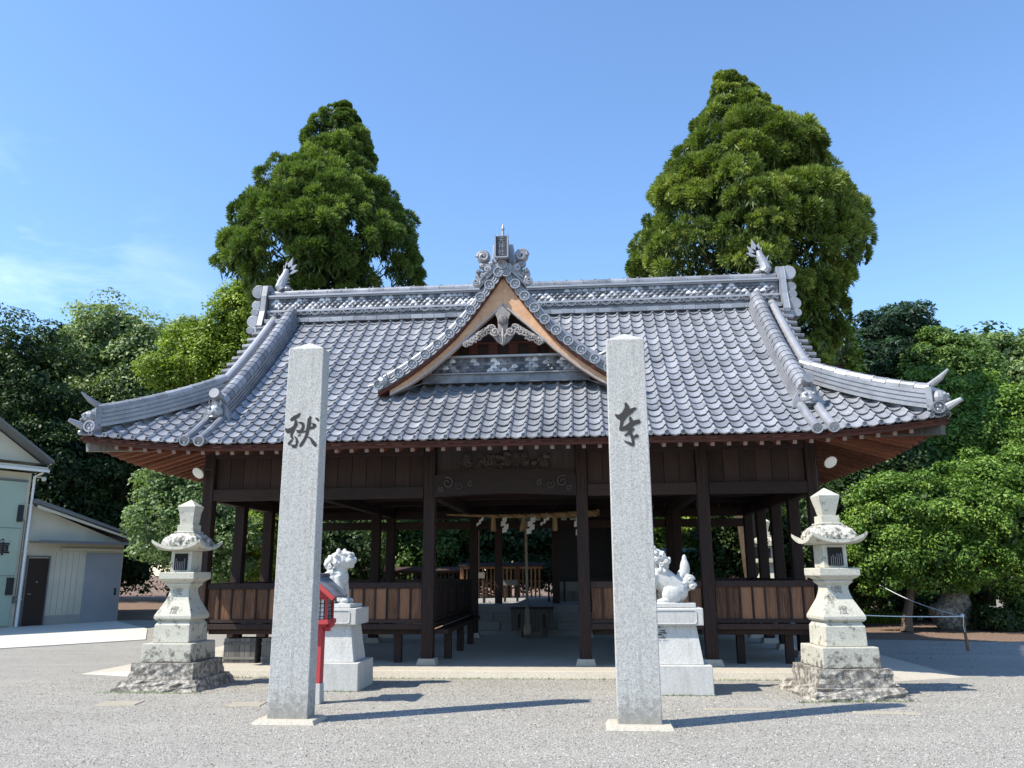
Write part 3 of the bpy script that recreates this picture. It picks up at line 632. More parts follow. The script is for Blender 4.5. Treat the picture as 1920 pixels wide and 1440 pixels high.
for sx in (-1, 1):
    m = MB(); X0 = sx * 5.34; X1 = sx * 5.46
    prof = [(RY - .34, 6.3), (RY - .42, 6.6), (RY - .3, 6.95), (RY - .26, 7.3), (RY - .2, 7.55), (RY, 7.62), (RY + .2, 7.55), (RY + .26, 7.3), (RY + .3, 6.95), (RY + .42, 6.6), (RY + .34, 6.3)]
    m.prism(prof, X0, X1, 'yz')
    for (z, r, o, l) in ((7.42, .15, .12, .2), (7.1, .1, .14, .25), (6.93, .085, .15, .28), (6.72, .13, .16, .32), (6.52, .08, .2, .34)):
        m.tube([(sx * (5.42 + o), RY - l, z), (sx * (5.42 + o), RY + l, z)], r, 14); m.box(min(X1, sx * (5.42 + o)), max(X1, sx * (5.42 + o)), RY - l + .01, RY + l - .01, z - r * .9, z + r * .9)
    m.build('ridge_end_tile', 'ridge_tile', RID, bevel=.006)
    # shachi fish ornament standing on the ridge
    m = MB(); bx = sx * 5.05
    P_ = [(bx + sx * .04, 7.5), (bx + sx * .1, 7.58), (bx + sx * .06, 7.72), (bx - sx * .0, 7.86), (bx - sx * .03, 7.98)]
    m.tube([(a, RY, b) for a, b in P_], [.11, .12, .1, .08, .06], 10, tint=.9)
    for (a, l, w) in ((125, .3, .075), (100, .38, .08), (76, .28, .065), (152, .26, .06), (52, .2, .05)):
        aa = R(a) if sx > 0 else R(180 - a); c0 = Vector((bx - sx * .025, RY, 7.88)); d = Vector((math.cos(aa), 0, math.sin(aa))); n_ = Vector((-d.z, 0, d.x)); bend = n_ * (.03 * sx)
        q = [c0 + n_ * w * .5, c0 + d * l * .5 + n_ * w + bend, c0 + d * l + bend * 2, c0 + d * l * .45 - n_ * w * .6 + bend, c0 - n_ * w * .5]; m.prism([(v.x, v.z) for v in q], RY - .02, RY + .02, tint=.9)
    for (zz, ll) in ((7.68, .1), (7.8, .08)):
        xx = bx + sx * .1; m.prism([(xx, zz), (xx + sx * ll, zz + .09), (xx + sx * ll * .3, zz - .05)], RY - .02, RY + .02, tint=.9)
    for zz in (7.6, 7.68, 7.76): m.prism([(bx, zz), (bx - sx * .11, zz + .01), (bx, zz - .035)], RY - .03, RY + .03, tint=.9)
    m.ball((bx - sx * .06, RY, 7.53), (.1, .08, .06)); m.build('fish_ornament', 'ridge_tile', RID, smooth=False)
# ---- front dormer gable
GP = [(0, 6.64), (.12, 6.46), (.28, 6.23), (.44, 6.01), (.61, 5.79), (.79, 5.58), (.985, 5.39), (1.19, 5.21), (1.4, 5.05), (1.61, 4.9), (1.83, 4.76), (2.12, 4.6)]
def G(x): x = abs(x); return float(np.interp(x, [a for a, b in GP], [b for a, b in GP]))
GA = [0]
for i in range(1, 201): x0, x1 = (i - 1) * .0106, i * .0106; GA.append(GA[-1] + math.hypot(x1 - x0, G(x1) - G(x0)))
def xarc(s): return float(np.interp(s, GA, [i * .0106 for i in range(201)]))
def ymain(z):  # where the main front slope reaches height z
    lo, hi = -1.5, DEP / 2
    for _ in range(30):
        md = (lo + hi) / 2
        if Hs(md + OV) < z: lo = md
        else: hi = md
    return lo
DY = -.3
DG = MB()
for sx in (-1, 1):
    for k in range(12):
        s0 = GA[-1] - (k) * .235; s1 = s0 - .24
        if s0 < .1: break
        xa = xarc(s0); xb = xarc(max(0, s1)); nT2 = 13; za, zb = G(xa), G(xb); lim_ = max(ymain(za), DY + .1)
        for j in range(nT2):
            ya = DY + j * TP
            if ya > lim_ + .1: break
            vs = []
            for q in (0, .14, .33, .52, .66, .735, .83, .925, 1.0):
                yy = ya + q * TP; wv = wave(q); vs += [(sx * (xa + .01), yy, za + wv - .01), (sx * (xa + .01), yy, za + wv + .035), (sx * xb, yy, zb + wv)]
            DG.add(vs, [(3 * i, 3 * i + 3, 3 * i + 4, 3 * i + 1) for i in range(8)] + [(3 * i + 1, 3 * i + 4, 3 * i + 5, 3 * i + 2) for i in range(8)])
DORM = DG.build('dormer_gable', 'roof_tile', PAV)
for sx in (-1, 1):
    xs = [2.12 * i / 20 for i in range(21)]
    # under-board, verge crest, second ridge set back
    m = MB(); m.prism([(sx * x, G(x) - .005) for x in xs] + [(sx * x, G(x) - .15) for x in reversed(xs)], DY - .03, .3); m.build('verge_board', 'fascia_wood', DORM); m = MB(); m.prism([(sx * x, G(x) + .07) for x in xs] + [(sx * x, G(x) - .1) for x in reversed(xs)], DY - .05, DY - .032); m.build('verge_core', 'dark_tile', DORM)
    m = MB(); m.tube([(sx * x, DY + .06, G(x) + .12) for x in xs], .05, 10)
    m.sweep([(sx * x, DY + .07, G(x)) for x in xs], [(-.07, 0), (-.07, .09), (.07, .09), (.07, 0)], .5); m.build('verge_crest', 'ridge_tile', DORM, smooth=False)
    m = MB(); pl = [(sx * x, .28, G(x) + .02) for x in xs[:16]]; m.sweep(pl, [(a * .9, b * .9) for a, b in NOSHI], .4); captube(m, [Vector(q) + Vector((0, 0, .19)) for q in pl], .065, .25); m.build('dormer_ridge', 'ridge_tile', DORM)
    m = MB(); e = pl[-1]; m.cbox((e[0] + sx * .03, .28, e[2] + .1), .08, .36, .26); m.ball((e[0] + sx * .12, .22, e[2] + .1), (.1, .1, .09)); m.tube([(e[0] - sx * .02, .24, e[2] + .24), (e[0] + sx * .12, .18, e[2] + .28), (e[0] + sx * .26, .15, e[2] + .36)], [.03, .03, .008], 8); m.build('dormer_ridge_end', 'ridge_tile', DORM)
    m = MB(); n = int(GA[-1] / .272)
    for k in range(n + 1):
        x = xarc(.12 + k * .272) if k < n else 2.1; z = G(x) + .01
        disc(m, (sx * x, DY - .09, z), .09, depth=.14, tint=.8)
        if k < n:
            x2 = xarc(.12 + (k + .5) * .272); z2 = G(x2); c_ = Vector((sx * x2, DY - .05, z2)); d = Vector((sx * (xarc(.3 + k * .272) - xarc(k * .272)), 0, G(xarc(.3 + k * .272)) - G(xarc(k * .272)))).normalized(); up = Vector((-d.z, 0, d.x)) * (1 if sx > 0 else -1)
            for off in (-.07, -.025, .02): m.tube([c_ + d * t * .08 + up * (off + .03 * t * t) for t in (-1, -.5, 0, .5, 1)], .015, 6, tint=.5)
    m.build('verge_disc', 'ridge_tile', DORM, smooth=False)
    m = MB(); f = (2.02 * sx, DY - .02, 4.68); m.ball((f[0], f[1], f[2]), (.1, .12, .09)); m.spiral((f[0] - sx * .02, DY - .05, f[2] + .1), .07, 1.3, sx, .02); m.tube([(f[0] - sx * .02, DY, f[2] + .04), (f[0] + sx * .14, DY, f[2] - .04), (f[0] + sx * .28, DY, f[2] - .07)], [.06, .05, .02], 8); m.build('verge_foot', 'ridge_tile', DORM)
    # barge board
    def inner(x): return float(np.interp(x, [0, .41, .86, 1.23, 1.6, 1.95], [5.98, 5.62, 5.19, 4.88, 4.62, 4.45]))
    xs2 = [1.93 * i / 20 for i in range(21)]; hi = [(sx * (x + .004 * (x == 0)), G(x) - .16) for x in xs2]; lo = [(sx * (x + .004 * (x == 0)), min(inner(x), G(x) - .2)) for x in xs2]
    m = MB(); m.prism(hi + lo[::-1], DY + .05, DY + .12, tint=.7); m.build('barge_board', 'barge_wood', DORM, bevel=.006)
    m = MB(); m.sweep([(sx * x, DY + .06, inner(x) + .02) for x in xs2], [(-.035, -.02), (.035, -.02), (.035, .012), (-.035, .012)], .9, side=Vector((0, 1, 0))); m.build('barge_trim', 'carved_wood', DORM)
# recess wall, band
m = MB(); m.prism([(-1.75, 4.6), (1.75, 4.6), (0, 6.5)], .2, .26); m.build('gable_panel', 'wall_board', DORM)
m = MB(); 
for i in range(6): m.box(-1.0 + i * .35, -.84 + i * .35, .16, .2, 5.2, 5.42)
m.box(-1.3, 1.3, .14, .2, 5.42, 5.46); m.build('gable_strut', 'fascia_wood', DORM)
m = MB(); m.box(-1.45, 1.45, .08, .18, 4.72, 5.15, .1); m.build('band_core', 'dark_tile', DORM)
m = MB(); m.box(-1.4, 1.4, .0, .19, 5.15, 5.185, .9); m.box(-1.45, 1.45, .03, .19, 4.865, 4.885, .5); m.build('band_ledge', 'ridge_tile', DORM)
m = MB(); scales(m, -1.4, 1.4, 4.9, 5.135, .078, .06, 4); m.build('band_scale', 'scale_tile', DORM)
for sx in (-1, 1):
    m = MB(); m.add([(sx * 1.0, -.02, 4.86), (sx * 1.9, DY + .15, 4.5), (sx * 2.0, DY + .1, 4.42), (sx * 1.5, -.25, 4.62)], [(0, 1, 2, 3), (3, 2, 1, 0)], .8); m.build('flashing', 'ridge_tile', DORM)
# pendant carving (gegyo)
m = MB(); y0 = DY - .03
m.prism([(0, 5.26), (.1, 5.33), (.17, 5.42), (.15, 5.52), (.08, 5.55), (.09, 5.72), (.13, 5.82), (0, 5.95), (-.13, 5.82), (-.09, 5.72), (-.08, 5.55), (-.15, 5.52), (-.17, 5.42), (-.1, 5.33)], y0, y0 + .06)
for sx in (-1, 1):
    m.spiral((sx * .13, y0 - .02, 5.49), .075, 1.6, -sx, .02, start=0 if sx > 0 else math.pi)
    m.tube([(sx * .03, y0 - .02, 5.3), (sx * .04, y0 - .03, 5.42), (sx * .1, y0 - .02, 5.5)], [.01, .022, .012], 6)
m.ball((0, y0 - .03, 5.7), (.09, .05, .09)); m.tube([(0, y0 - .02, 5.28), (0, y0 - .035, 5.4), (0, y0 - .02, 5.55)], [.012, .025, .015], 6)
m.build('gable_pendant', 'carved_wood', DORM)
for sx in (-1, 1):
    m = MB()
    for k in range(9):
        t = k / 8; cx = .2 + t * .42; cz = 5.56 - t * .27; m.spiral((sx * cx, y0 + .02, cz - .0), .07 * (1 - .3 * t), 1.4, (-1) ** k, .017, start=k)
        m.ball((sx * (cx + .03), y0 + .04, cz + .03), (.06, .02, .05), 6, 4)
    m.build('pendant_wing', 'carved_wood', DORM)
# ridge-end ornament with name plaque
m = MB(); y0 = DY - .05
m.prism([(-.13, 6.72), (-.3, 6.6), (-.42, 6.4), (-.4, 6.28), (-.28, 6.42), (0, 6.72), (.28, 6.42), (.4, 6.28), (.42, 6.4), (.3, 6.6), (.13, 6.72)], y0, y0 + .12)
for sx in (-1, 1):
    for (cx, cz, r, rd, st) in ((.33, 6.84, .1, .042, 0), (.26, 6.62, .065, .026, 1), (.45, 6.38, .07, .027, 2), (.2, 6.71, .035, .02, 0), (.36, 6.66, .04, .02, 3), (.42, 6.56, .035, .018, 1), (.34, 6.5, .035, .018, 4)): m.spiral((sx * cx, y0 - .02, cz), r, 1.7, sx, rd, start=st if sx > 0 else math.pi - st)
    for k in range(4): m.tube([(sx * (.22 + .02 * k), y0 - .02, 6.58 - .03 * k), (sx * (.3 + .02 * k), y0 - .04, 6.52 - .03 * k), (sx * (.36 + .015 * k), y0 - .02, 6.44 - .025 * k)], [.012, .018, .01], 6)
    m.ball((sx * .33, y0 + .04, 6.84), (.12, .05, .12), 14, 8); m.ball((sx * .32, y0 + .03, 6.7), (.09, .05, .08)); m.ball((sx * .4, y0 + .03, 6.5), (.08, .05, .12)); m.ball((sx * .25, y0 + .03, 6.6), (.1, .05, .09)); m.ball((sx * .44, y0 + .03, 6.38), (.08, .05, .08))
m.build('crest_scroll', 'ridge_tile', DORM)
m = MB(); disc(m, (0, DY - .1, 6.68), .085, depth=.16); m.build('crest_disc', 'ridge_tile', DORM)
m = MB(); m.box(-.19, .2, DY + .02, DY + .3, 6.76, 7.1, .8, .02, .02); m.build('crest_block', 'ridge_tile', DORM, bevel=.01)
m = MB(); m.box(-.1, .1, DY - .2, DY - .14, 6.78, 7.16, .1); PL = m.build('name_plaque', 'plaque_slate', DORM, bevel=.004)
m = MB(); 
for a in ((-.118, -.096, 6.76, 7.18), (.096, .118, 6.76, 7.18)): m.box(a[0], a[1], DY - .23, DY - .13, a[2], a[3], .7)
m.box(-.095, .095, DY - .23, DY - .13, 6.755, 6.779, .7); m.box(-.11, .11, DY - .13, DY + .02, 6.78, 7.15, .4); m.build('plaque_frame', 'ridge_tile', PL)
text_mesh('plaque_text', '天\n神\n社', .118, 'ridge_tile', PL, (0, DY - .203, 6.965), .004)
m = MB(); m.lathe((0, DY + .05, 7.16), [(.09, 0), (.06, .05), (.03, .08), (.02, .2), (.03, .24), (.001, .34)], 10)
for sx in (-1, 1): m.tube([(sx * .04, DY + .02, 7.18), (sx * .09, DY, 7.22), (sx * .08, DY, 7.3)], [.02, .022, .006], 6)
m.build('crest_finial', 'ridge_tile', DORM)
DG2 = MB(); captube(DG2, [(0, DY + .1, 6.78), (0, 2.3, 6.84)], .09, .28); DG2.box(-.13, .13, DY + .1, 2.3, 6.55, 6.74); DG2.build('dormer_top_ridge', 'ridge_tile', DORM)

# ------------------------------------------------------------------ inscribed stone pillars
def brush(m, pts, f, n=9):
    "a flat brush stroke: centreline with half-widths, f maps drawing units to (x, z, scale)"
    P_ = [np.array(p[:2], float) for p in pts]; rr = [p[2] for p in pts]; out = []
    k = len(P_)
    for i in range(k - 1):
        p0, p1, p2, p3 = P_[max(i - 1, 0)], P_[i], P_[i + 1], P_[min(i + 2, k - 1)]
        for t in np.linspace(0, 1, 8, endpoint=(i == k - 2)):
            q = .5 * ((2 * p1) + (-p0 + p2) * t + (2 * p0 - 5 * p1 + 4 * p2 - p3) * t * t + (-p0 + 3 * p1 - 3 * p2 + p3) * t ** 3); out.append((q, rr[i] + (rr[i + 1] - rr[i]) * t))
    L1 = []; R1 = []
    for i, (q, r_) in enumerate(out):
        d = out[min(i + 1, len(out) - 1)][0] - out[max(i - 1, 0)][0]; d = d / (np.linalg.norm(d) + 1e-9); nn = np.array([-d[1], d[0]]); L1.append(q + nn * r_); R1.append(q - nn * r_)
    def cap(q, d, r_): a0 = math.atan2(d[1], d[0]); return [q + r_ * np.array([math.cos(a0 + a), math.sin(a0 + a)]) for a in np.linspace(math.pi / 2, -math.pi / 2, 7)][1:-1]
    de = out[-1][0] - out[-2][0]; ds = out[0][0] - out[1][0]
    vs = []; fs = []
    for a, b in zip(L1, R1): vs += [a, b]
    fs = [(2 * i, 2 * i + 1, 2 * i + 3, 2 * i + 2) for i in range(len(L1) - 1)]
    for (q, d, r_) in ((out[-1][0], de, out[-1][1]), (out[0][0], ds, out[0][1])):
        o = len(vs); vs += [q] + [q + r_ * np.array([math.cos(math.atan2(d[1], d[0]) + a), math.sin(math.atan2(d[1], d[0]) + a)]) for a in np.linspace(-math.pi / 2, math.pi / 2, 8)]
        fs += [(o, o + i, o + i + 1) for i in range(1, 8)]
    brush.k += 1; m.add([f(v, brush.k) for v in vs], fs, .5)
brush.k = 0
LEFT_S = [[(645, 275, 30), (600, 330, 50), (500, 390, 66), (425, 440, 48)], [(545, 480, 35), (545, 590, 58), (485, 740, 48), (445, 860, 40), (450, 940, 32), (510, 990, 10)],
 [(262, 700, 18), (330, 765, 70), (430, 730, 66), (500, 650, 36)], [(640, 520, 18), (745, 560, 42), (772, 660, 42), (720, 770, 50), (650, 790, 48), (580, 745, 12)], [(700, 815, 26), (780, 800, 24), (860, 775, 22)],
 [(965, 375, 34), (940, 450, 54), (935, 600, 56), (905, 740, 52), (885, 880, 46), (820, 1030, 44), (740, 1160, 48), (715, 1195, 34)], [(1020, 560, 16), (1110, 610, 46), (1060, 670, 44), (960, 695, 34)],
 [(1120, 405, 14), (1170, 430, 36), (1205, 470, 26)], [(905, 938, 8), (1000, 985, 26), (1080, 1090, 52), (1150, 1170, 52)], [(470, 1020, 26), (400, 1110, 42), (385, 1150, 30)],
 [(530, 925, 10), (590, 990, 28), (640, 1090, 20)], [(590, 1060, 20), (605, 1150, 34), (560, 1210, 50), (500, 1200, 46), (455, 1170, 16)], [(640, 905, 18), (700, 880, 18)]]
RIGHT_S = [[(440, 825, 16), (452, 870, 28), (430, 930, 38), (395, 1000, 28)], [(318, 945, 8), (365, 970, 32), (440, 935, 38), (530, 885, 18), (545, 878, 12)], [(395, 1000, 24), (380, 1060, 16), (372, 1100, 18)],
 [(485, 985, 16), (492, 1015, 22)], [(372, 1110, 18), (440, 1095, 32), (500, 1050, 28), (575, 1028, 24)], [(500, 1050, 24), (475, 1130, 22), (495, 1200, 16), (508, 1270, 14)], [(412, 1185, 6), (465, 1150, 20), (520, 1110, 8)],
 [(498, 1210, 14), (550, 1188, 20)], [(408, 1243, 5), (460, 1268, 14), (500, 1285, 18)]]
def pillar(xc, yf, strokes, f, label, h=4.1):
    t = thing('inscribed_stone_pillar', label, 'stone pillar', (xc, yf + .12, 0), group='tall stone pillars in front of the pavilion')
    m = MB(); w, d = .222, .12; a, b = .208, .112
    vs = [(-w, -d, .03), (w, -d, .03), (w, d, .03), (-w, d, .03), (-a, -d, h), (a, -d, h), (a, b, h), (-a, b, h), (0, 0, h + .1)]
    m.add(vs, [(3, 2, 1, 0), (0, 1, 5, 4), (1, 2, 6, 5), (2, 3, 7, 6), (3, 0, 4, 7), (4, 5, 8), (5, 6, 8), (6, 7, 8), (7, 4, 8)], .5); m.build('shaft', 'pillar_granite', t, bevel=.008)
    m = MB()
    for s_ in strokes: brush(m, s_, lambda v, k: (f(v)[0] - xc, -.1225 - .00012 * k, f(v)[1]))
    m.build('inscription', 'ink', t)
    m = MB(); m.box(-.34, .34, -.25, .2, 0, .045, tx=.03, ty=.03); m.build('base_slab', 'concrete', t, bevel=.006)
    return t
def fL(v): x = 520 + v[0] / 16; y = 760 + v[1] / 16; return (-2.086 + (x - 535) * .00641, 3.177 - (y - 800) * .00643 - (x - 535) * .0001)
def fR(v): x = 1100 + v[0] / 6; y = 620 + v[1] / 6; return (1.79 + (x - 1175) * .00575, 3.337 - (y - 755) * .00587)
pillar(-1.885, -4.545, LEFT_S, fL, 'tall grey granite pillar on the left, nearest the red lantern, inscribed with a brushed character', 4.1)
pillar(1.8, -4.66, RIGHT_S, fR, 'tall grey granite pillar on the right, brushed character with crossed strokes, before the tailed lion statue', 4.06)

# ------------------------------------------------------------------ stone lanterns
def kasa(hw, z, th, liftc, dome):
    m = MB(); n = 12; vs = []
    def zz(u, v): a = max(abs(u), abs(v)); c = min(abs(u), abs(v)); return liftc * (a ** 3) * (.15 + .85 * c ** 2.2)
    for layer in (0, 1):
        for i in range(n + 1):
            for j in range(n + 1):
                u, v = 2 * i / n - 1, 2 * j / n - 1; z0 = z + zz(u, v)
                a = max(abs(u), abs(v))
                vs.append((u * hw, v * hw, z0 if layer == 0 else z0 + th + .05 * (1 - a)))
    N_ = (n + 1) ** 2; q = lambda i, j, l: l * N_ + i * (n + 1) + j; fs = []
    for i in range(n):
        for j in range(n): fs += [(q(i, j, 0), q(i, j + 1, 0), q(i + 1, j + 1, 0), q(i + 1, j, 0)), (q(i, j, 1), q(i + 1, j, 1), q(i + 1, j + 1, 1), q(i, j + 1, 1))]
    for i in range(n): fs += [(q(i, 0, 0), q(i + 1, 0, 0), q(i + 1, 0, 1), q(i, 0, 1)), (q(i, n, 0), q(i, n, 1), q(i + 1, n, 1), q(i + 1, n, 0)), (q(0, i, 0), q(0, i, 1), q(0, i + 1, 1), q(0, i + 1, 0)), (q(n, i, 0), q(n, i + 1, 0), q(n, i + 1, 1), q(n, i, 1))]
    m.add(vs, fs, .5); return m
def jitter(m, a, ztop):
    m.v = [(x + random.uniform(-a, a), y + random.uniform(-a, a), z + (random.uniform(-a, a) * .5 if 0.01 < z < ztop - .01 else 0)) for x, y, z in m.v]; return m
def rough_tier(w0, w1, z0, z1, n=9, amp=.02):
    m = MB(); vs = []; fs = []; rows = 5; per = []
    for r_ in range(rows):
        u = r_ / (rows - 1); w = w0 + (w1 - w0) * u; z = z0 + (z1 - z0) * u
        for k in range(4 * n):
            s_, q = divmod(k, n); t = 2 * q / n - 1; x, y = [(t, -1), (1, t), (-t, 1), (-1, -t)][s_]; j = 1 + random.uniform(-amp, amp) / w * 2 if 0 < r_ < rows - 1 else 1 + random.uniform(-amp, amp)
            vs.append((x * w / 2 * j, y * w / 2 * j, z + (random.uniform(-.4, .4) * amp if r_ < rows - 1 and r_ else 0)))
    K = 4 * n; fs = [(r_ * K + k, r_ * K + (k + 1) % K, (r_ + 1) * K + (k + 1) % K, (r_ + 1) * K + k) for r_ in range(rows - 1) for k in range(K)]; fs.append(tuple((rows - 1) * K + k for k in range(K)))
    m.add(vs, fs, .5); return m
Q = math.sqrt(2)
def sqlathe(prof): m = MB(); m.lathe((0, 0, 0), [(r_ * Q, z) for r_, z in prof], 4, tint=.5); return m
def lantern(loc, rz, label, chars, top='flare'):
    t = thing('stone_lantern', label, 'stone lantern', loc, rz, 'stone lanterns of the shrine')
    rough_tier(1.2, 1.06, 0, .14, amp=.025).build('base_tier', 'rough_stone', t); rough_tier(.93, .89, .142, .35, amp=.012).build('base_tier', 'rough_stone', t)
    m = MB(); m.box(-.37, .37, -.37, .37, .352, .6, .5, .012, .012); m.build('base_tier', 'tier_stone', t, bevel=.012)
    m = sqlathe([(.265, .602), (.26, .84), (.235, .88), (.23, .9)]); m.build('base_tier', 'lantern_stone', t, bevel=.008)
    prof = [(.255, .902), (.275, .93), (.275, .965), (.255, 1.01), (.215, 1.09), (.175, 1.17), (.15, 1.25), (.14, 1.31), (.145, 1.345), (.165, 1.365), (.185, 1.385), (.185, 1.41)]
    m = sqlathe(prof); m.build('shaft', 'lantern_stone', t, bevel=.006)
    m = sqlathe([(.18, 1.412), (.25, 1.46), (.262, 1.47), (.262, 1.56), (.25, 1.565)]); m.build('platform', 'lantern_stone', t, bevel=.006)
    m = MB(); w = .155; W2 = .088
    for a, b, c, d in ((-w, -W2, -w, w), (W2, w, -w, w)): m.box(a, b, c, d, 1.567, 1.86, .5)
    m.box(-W2, W2, -w, w, 1.567, 1.6, .5); m.box(-W2, W2, -w, w, 1.82, 1.86, .5); m.box(-W2, W2, w - .04, w, 1.6, 1.82, .5); fb = m.build('fire_box', 'lantern_stone', t, bevel=.004)
    m = MB(); m.box(-W2 - .01, W2 + .01, -w - .012, -w - .0, 1.595, 1.825, .5)
    for k in range(7): x = -W2 + .012 + k * .025; m.box(x, x + .006, -w - .02, -w - .012, 1.6, 1.82, .9)
    for z in (1.66, 1.73): m.box(-W2, W2, -w - .018, -w - .013, z, z + .006)
    m.build('window_lattice', 'shrine_dark', fb)
    m = MB()
    for k in range(6): x = -W2 + .022 + k * .026; m.box(x, x + .005, -w - .026, -w - .021, 1.6, 1.72 + random.uniform(-.03, .05))
    m.build('window_bar', 'window_steel', fb)
    kasa(.36, 1.86, .042, .12, 0).build('roof', 'lantern_stone', t, smooth=False)
    m = sqlathe([(.27, 1.93), (.265, 1.99), (.235, 2.05), (.18, 2.1), (.14, 2.12)])
    for sx in (0, 1, 2, 3):
        a = sx * math.pi / 2
        for k in range(7):
            u = (k - 3) * .06; r_ = .262 - random.uniform(0, .02); p_ = Vector((u, -r_, 1.98 + random.uniform(-.02, .05))); p_.rotate(Matrix.Rotation(a, 3, 'Z')); m.ball(p_, random.uniform(.022, .04), 7, 5)
    m.build('roof_dome', 'lantern_lichen', t, bevel=.004)
    m = sqlathe([(.15, 2.122), (.15, 2.14), (.12, 2.142), (.12, 2.235)]); m.build('neck', 'lantern_stone', t, bevel=.004)
    m = sqlathe([(.085, 2.237), (.105, 2.33), (.135, 2.46), (.142, 2.5), (.136, 2.505), (.001, 2.61)] if top == 'flare' else [(.095, 2.237), (.1, 2.3), (.115, 2.42), (.135, 2.5), (.13, 2.51), (.001, 2.61)]); m.build('finial', 'lantern_stone', t, bevel=.003)
    if chars:
        text_mesh('carved_text', chars[0], .12, 'faint_ink', t, (.0, -.151, 1.285), .001, rx=86)
        text_mesh('carved_text', chars[1], .12, 'faint_ink', t, (.0, -.245, 1.04), .001, rx=63)
    return t
lantern((-4.5, -1.8, 0), R(-1), 'cream stone lantern on dark stepped base, left of the pavilion beside the pale annex', '安燈', 'plain')
lantern((4.5, -2.2, 0), R(7), 'cream stone lantern on stepped base beside the green bushes, top tier flared like a bud', '典燈')
p_ = at(1435, 1087, 8.2); lantern((p_[0] + .05, 8.2, .25), 0, 'small distant stone lantern seen through the pavilion beside a tree trunk', None)

# ------------------------------------------------------------------ guardian lions on pedestals
def pedestal(loc, label, ch):
    t = thing('stone_pedestal', label, 'pedestal', loc, group='white stone pedestals of the guardian lions')
    m = MB(); m.box(-.545, .545, -.4, .4, 0, .36, .5, .006, .006); m.build('base', 'pedestal_stone', t, bevel=.008)
    m = MB(); m.box(-.45, .45, -.3, .3, .362, .845, .5, .07, .045); m.build('body', 'white_marble', t, bevel=.006)
    m = MB(); m.box(-.47, .47, -.33, .33, .847, 1.065, .5); s_ = m.build('slab', 'pedestal_stone', t, bevel=.01)
    m = MB(); pl = []
    for cx, cz, a0 in ((.34, 1.0, 0), (-.34, 1.0, 90), (-.34, .91, 180), (.34, .91, 270)): pl += [(cx + .04 * math.cos(R(a0 + k * 22.5)), cz + .04 * math.sin(R(a0 + k * 22.5))) for k in range(5)]
    m.tube([(x, -.333, z) for x, z in pl + pl[:1]], .007, 5); m.build('panel_frame', 'pedestal_stone', s_)
    if ch: text_mesh('painted_text', ch, .2, 'ink', t, (-.1 if loc[0] > 0 else .1, -.287, .72), .001, rx=86, bold=.004)
    m = MB(); m.box(-.62, .62, -.47, .47, 0, .015, .5); 
    return t
pedestal((-2.31, -1.85, 0), 'white stepped stone pedestal behind the red lantern, under the lion facing right', None)
pedestal((2.33, -2.0, 0), 'white stepped stone pedestal with a black painted character, under the lion with raised tail', '奉')
def lion(loc, face, label):
    t = MB(); f = face
    def b(x, y, z, r): t.ball((f * x, y, z), r, 12, 8)
    t.box(-.36, .36, -.2, .2, 0, .05)
    b(-.15, 0, .19, (.17, .16, .15)); t.tube([(f * -.16, 0, .2), (f * -.02, 0, .32), (f * .1, 0, .42)], [.15, .15, .14], 14); b(.1, 0, .38, (.13, .14, .15))
    for s_ in (-1, 1):
        t.tube([(f * .12, s_ * .085, .4), (f * .16, s_ * .085, .22), (f * .17, s_ * .085, .08)], [.065, .05, .048], 10); b(.21, s_ * .085, .085, (.075, .05, .038))
        b(-.08, s_ * .13, .15, (.13, .06, .11)); b(.02, s_ * .14, .075, (.1, .045, .035))
        b(.12, s_ * .1, .72, (.035, .02, .045))
        b(.265, s_ * .055, .655, (.03, .03, .025)); b(.24, s_ * .05, .69, (.05, .035, .025))
    b(.11, 0, .6, (.17, .13, .13)); b(.15, 0, .69, (.12, .11, .045)); b(.25, 0, .6, (.085, .1, .06)); b(.245, 0, .53, (.065, .075, .03)); b(.32, 0, .625, (.025, .035, .02)); b(.12, 0, .5, (.1, .11, .08))
    for k in range(60):
        a = random.uniform(-2.2, 2.2); e = random.uniform(-.9, 1.1); x = .06 - .12 * abs(math.cos(e)) * random.uniform(.5, 1.); y = .115 * math.sin(a); z = .565 + .115 * math.sin(e)
        if abs(y) < .04 and z < .6: x -= .05
        b(x * .9, y * .95, z, random.uniform(.018, .028))
    for s_ in (-1, 1):
        for (x, z, r_) in ((.1, .58, .045), (.03, .52, .045), (.03, .62, .045), (-.03, .56, .04), (.1, .67, .035), (.06, .45, .04), (0, .44, .035)):
            t.spiral((f * x, s_ * (.125), z), r_, 1.3, s_, .014)
    # upright flame tail with curls
    b(-.29, 0, .46, (.065, .055, .14)); b(-.29, 0, .56, (.035, .03, .09)); b(-.24, 0, .38, (.06, .07, .08))
    for s_ in (-1, 1):
        for x, z, r_ in ((-.33, .33, .06), (-.26, .28, .05), (-.36, .25, .05)): t.spiral((f * x, s_ * .06, z), r_, 1.5, -f, .018); b(x, s_ * .04, z, r_ * .8)
    b(-.31, 0, .28, (.09, .06, .09))
    t.v = [(x * 1.06, y * 1.05, z * 1.06) for x, y, z in t.v]; o = t.build('guardian_lion_statue', 'white_marble', remesh=.0105, loc=loc); o.rotation_euler = (0, 0, R(-7 * f))
    return tag(o, label, 'lion statue', 'guardian lion statues')
lion((-2.3, -1.85, 1.07), 1, 'white carved guardian lion with curly mane facing right, behind the red lantern')
lion((2.33, -2.0, 1.07), -1, 'white carved guardian lion seen from behind its upright flame tail, facing left')

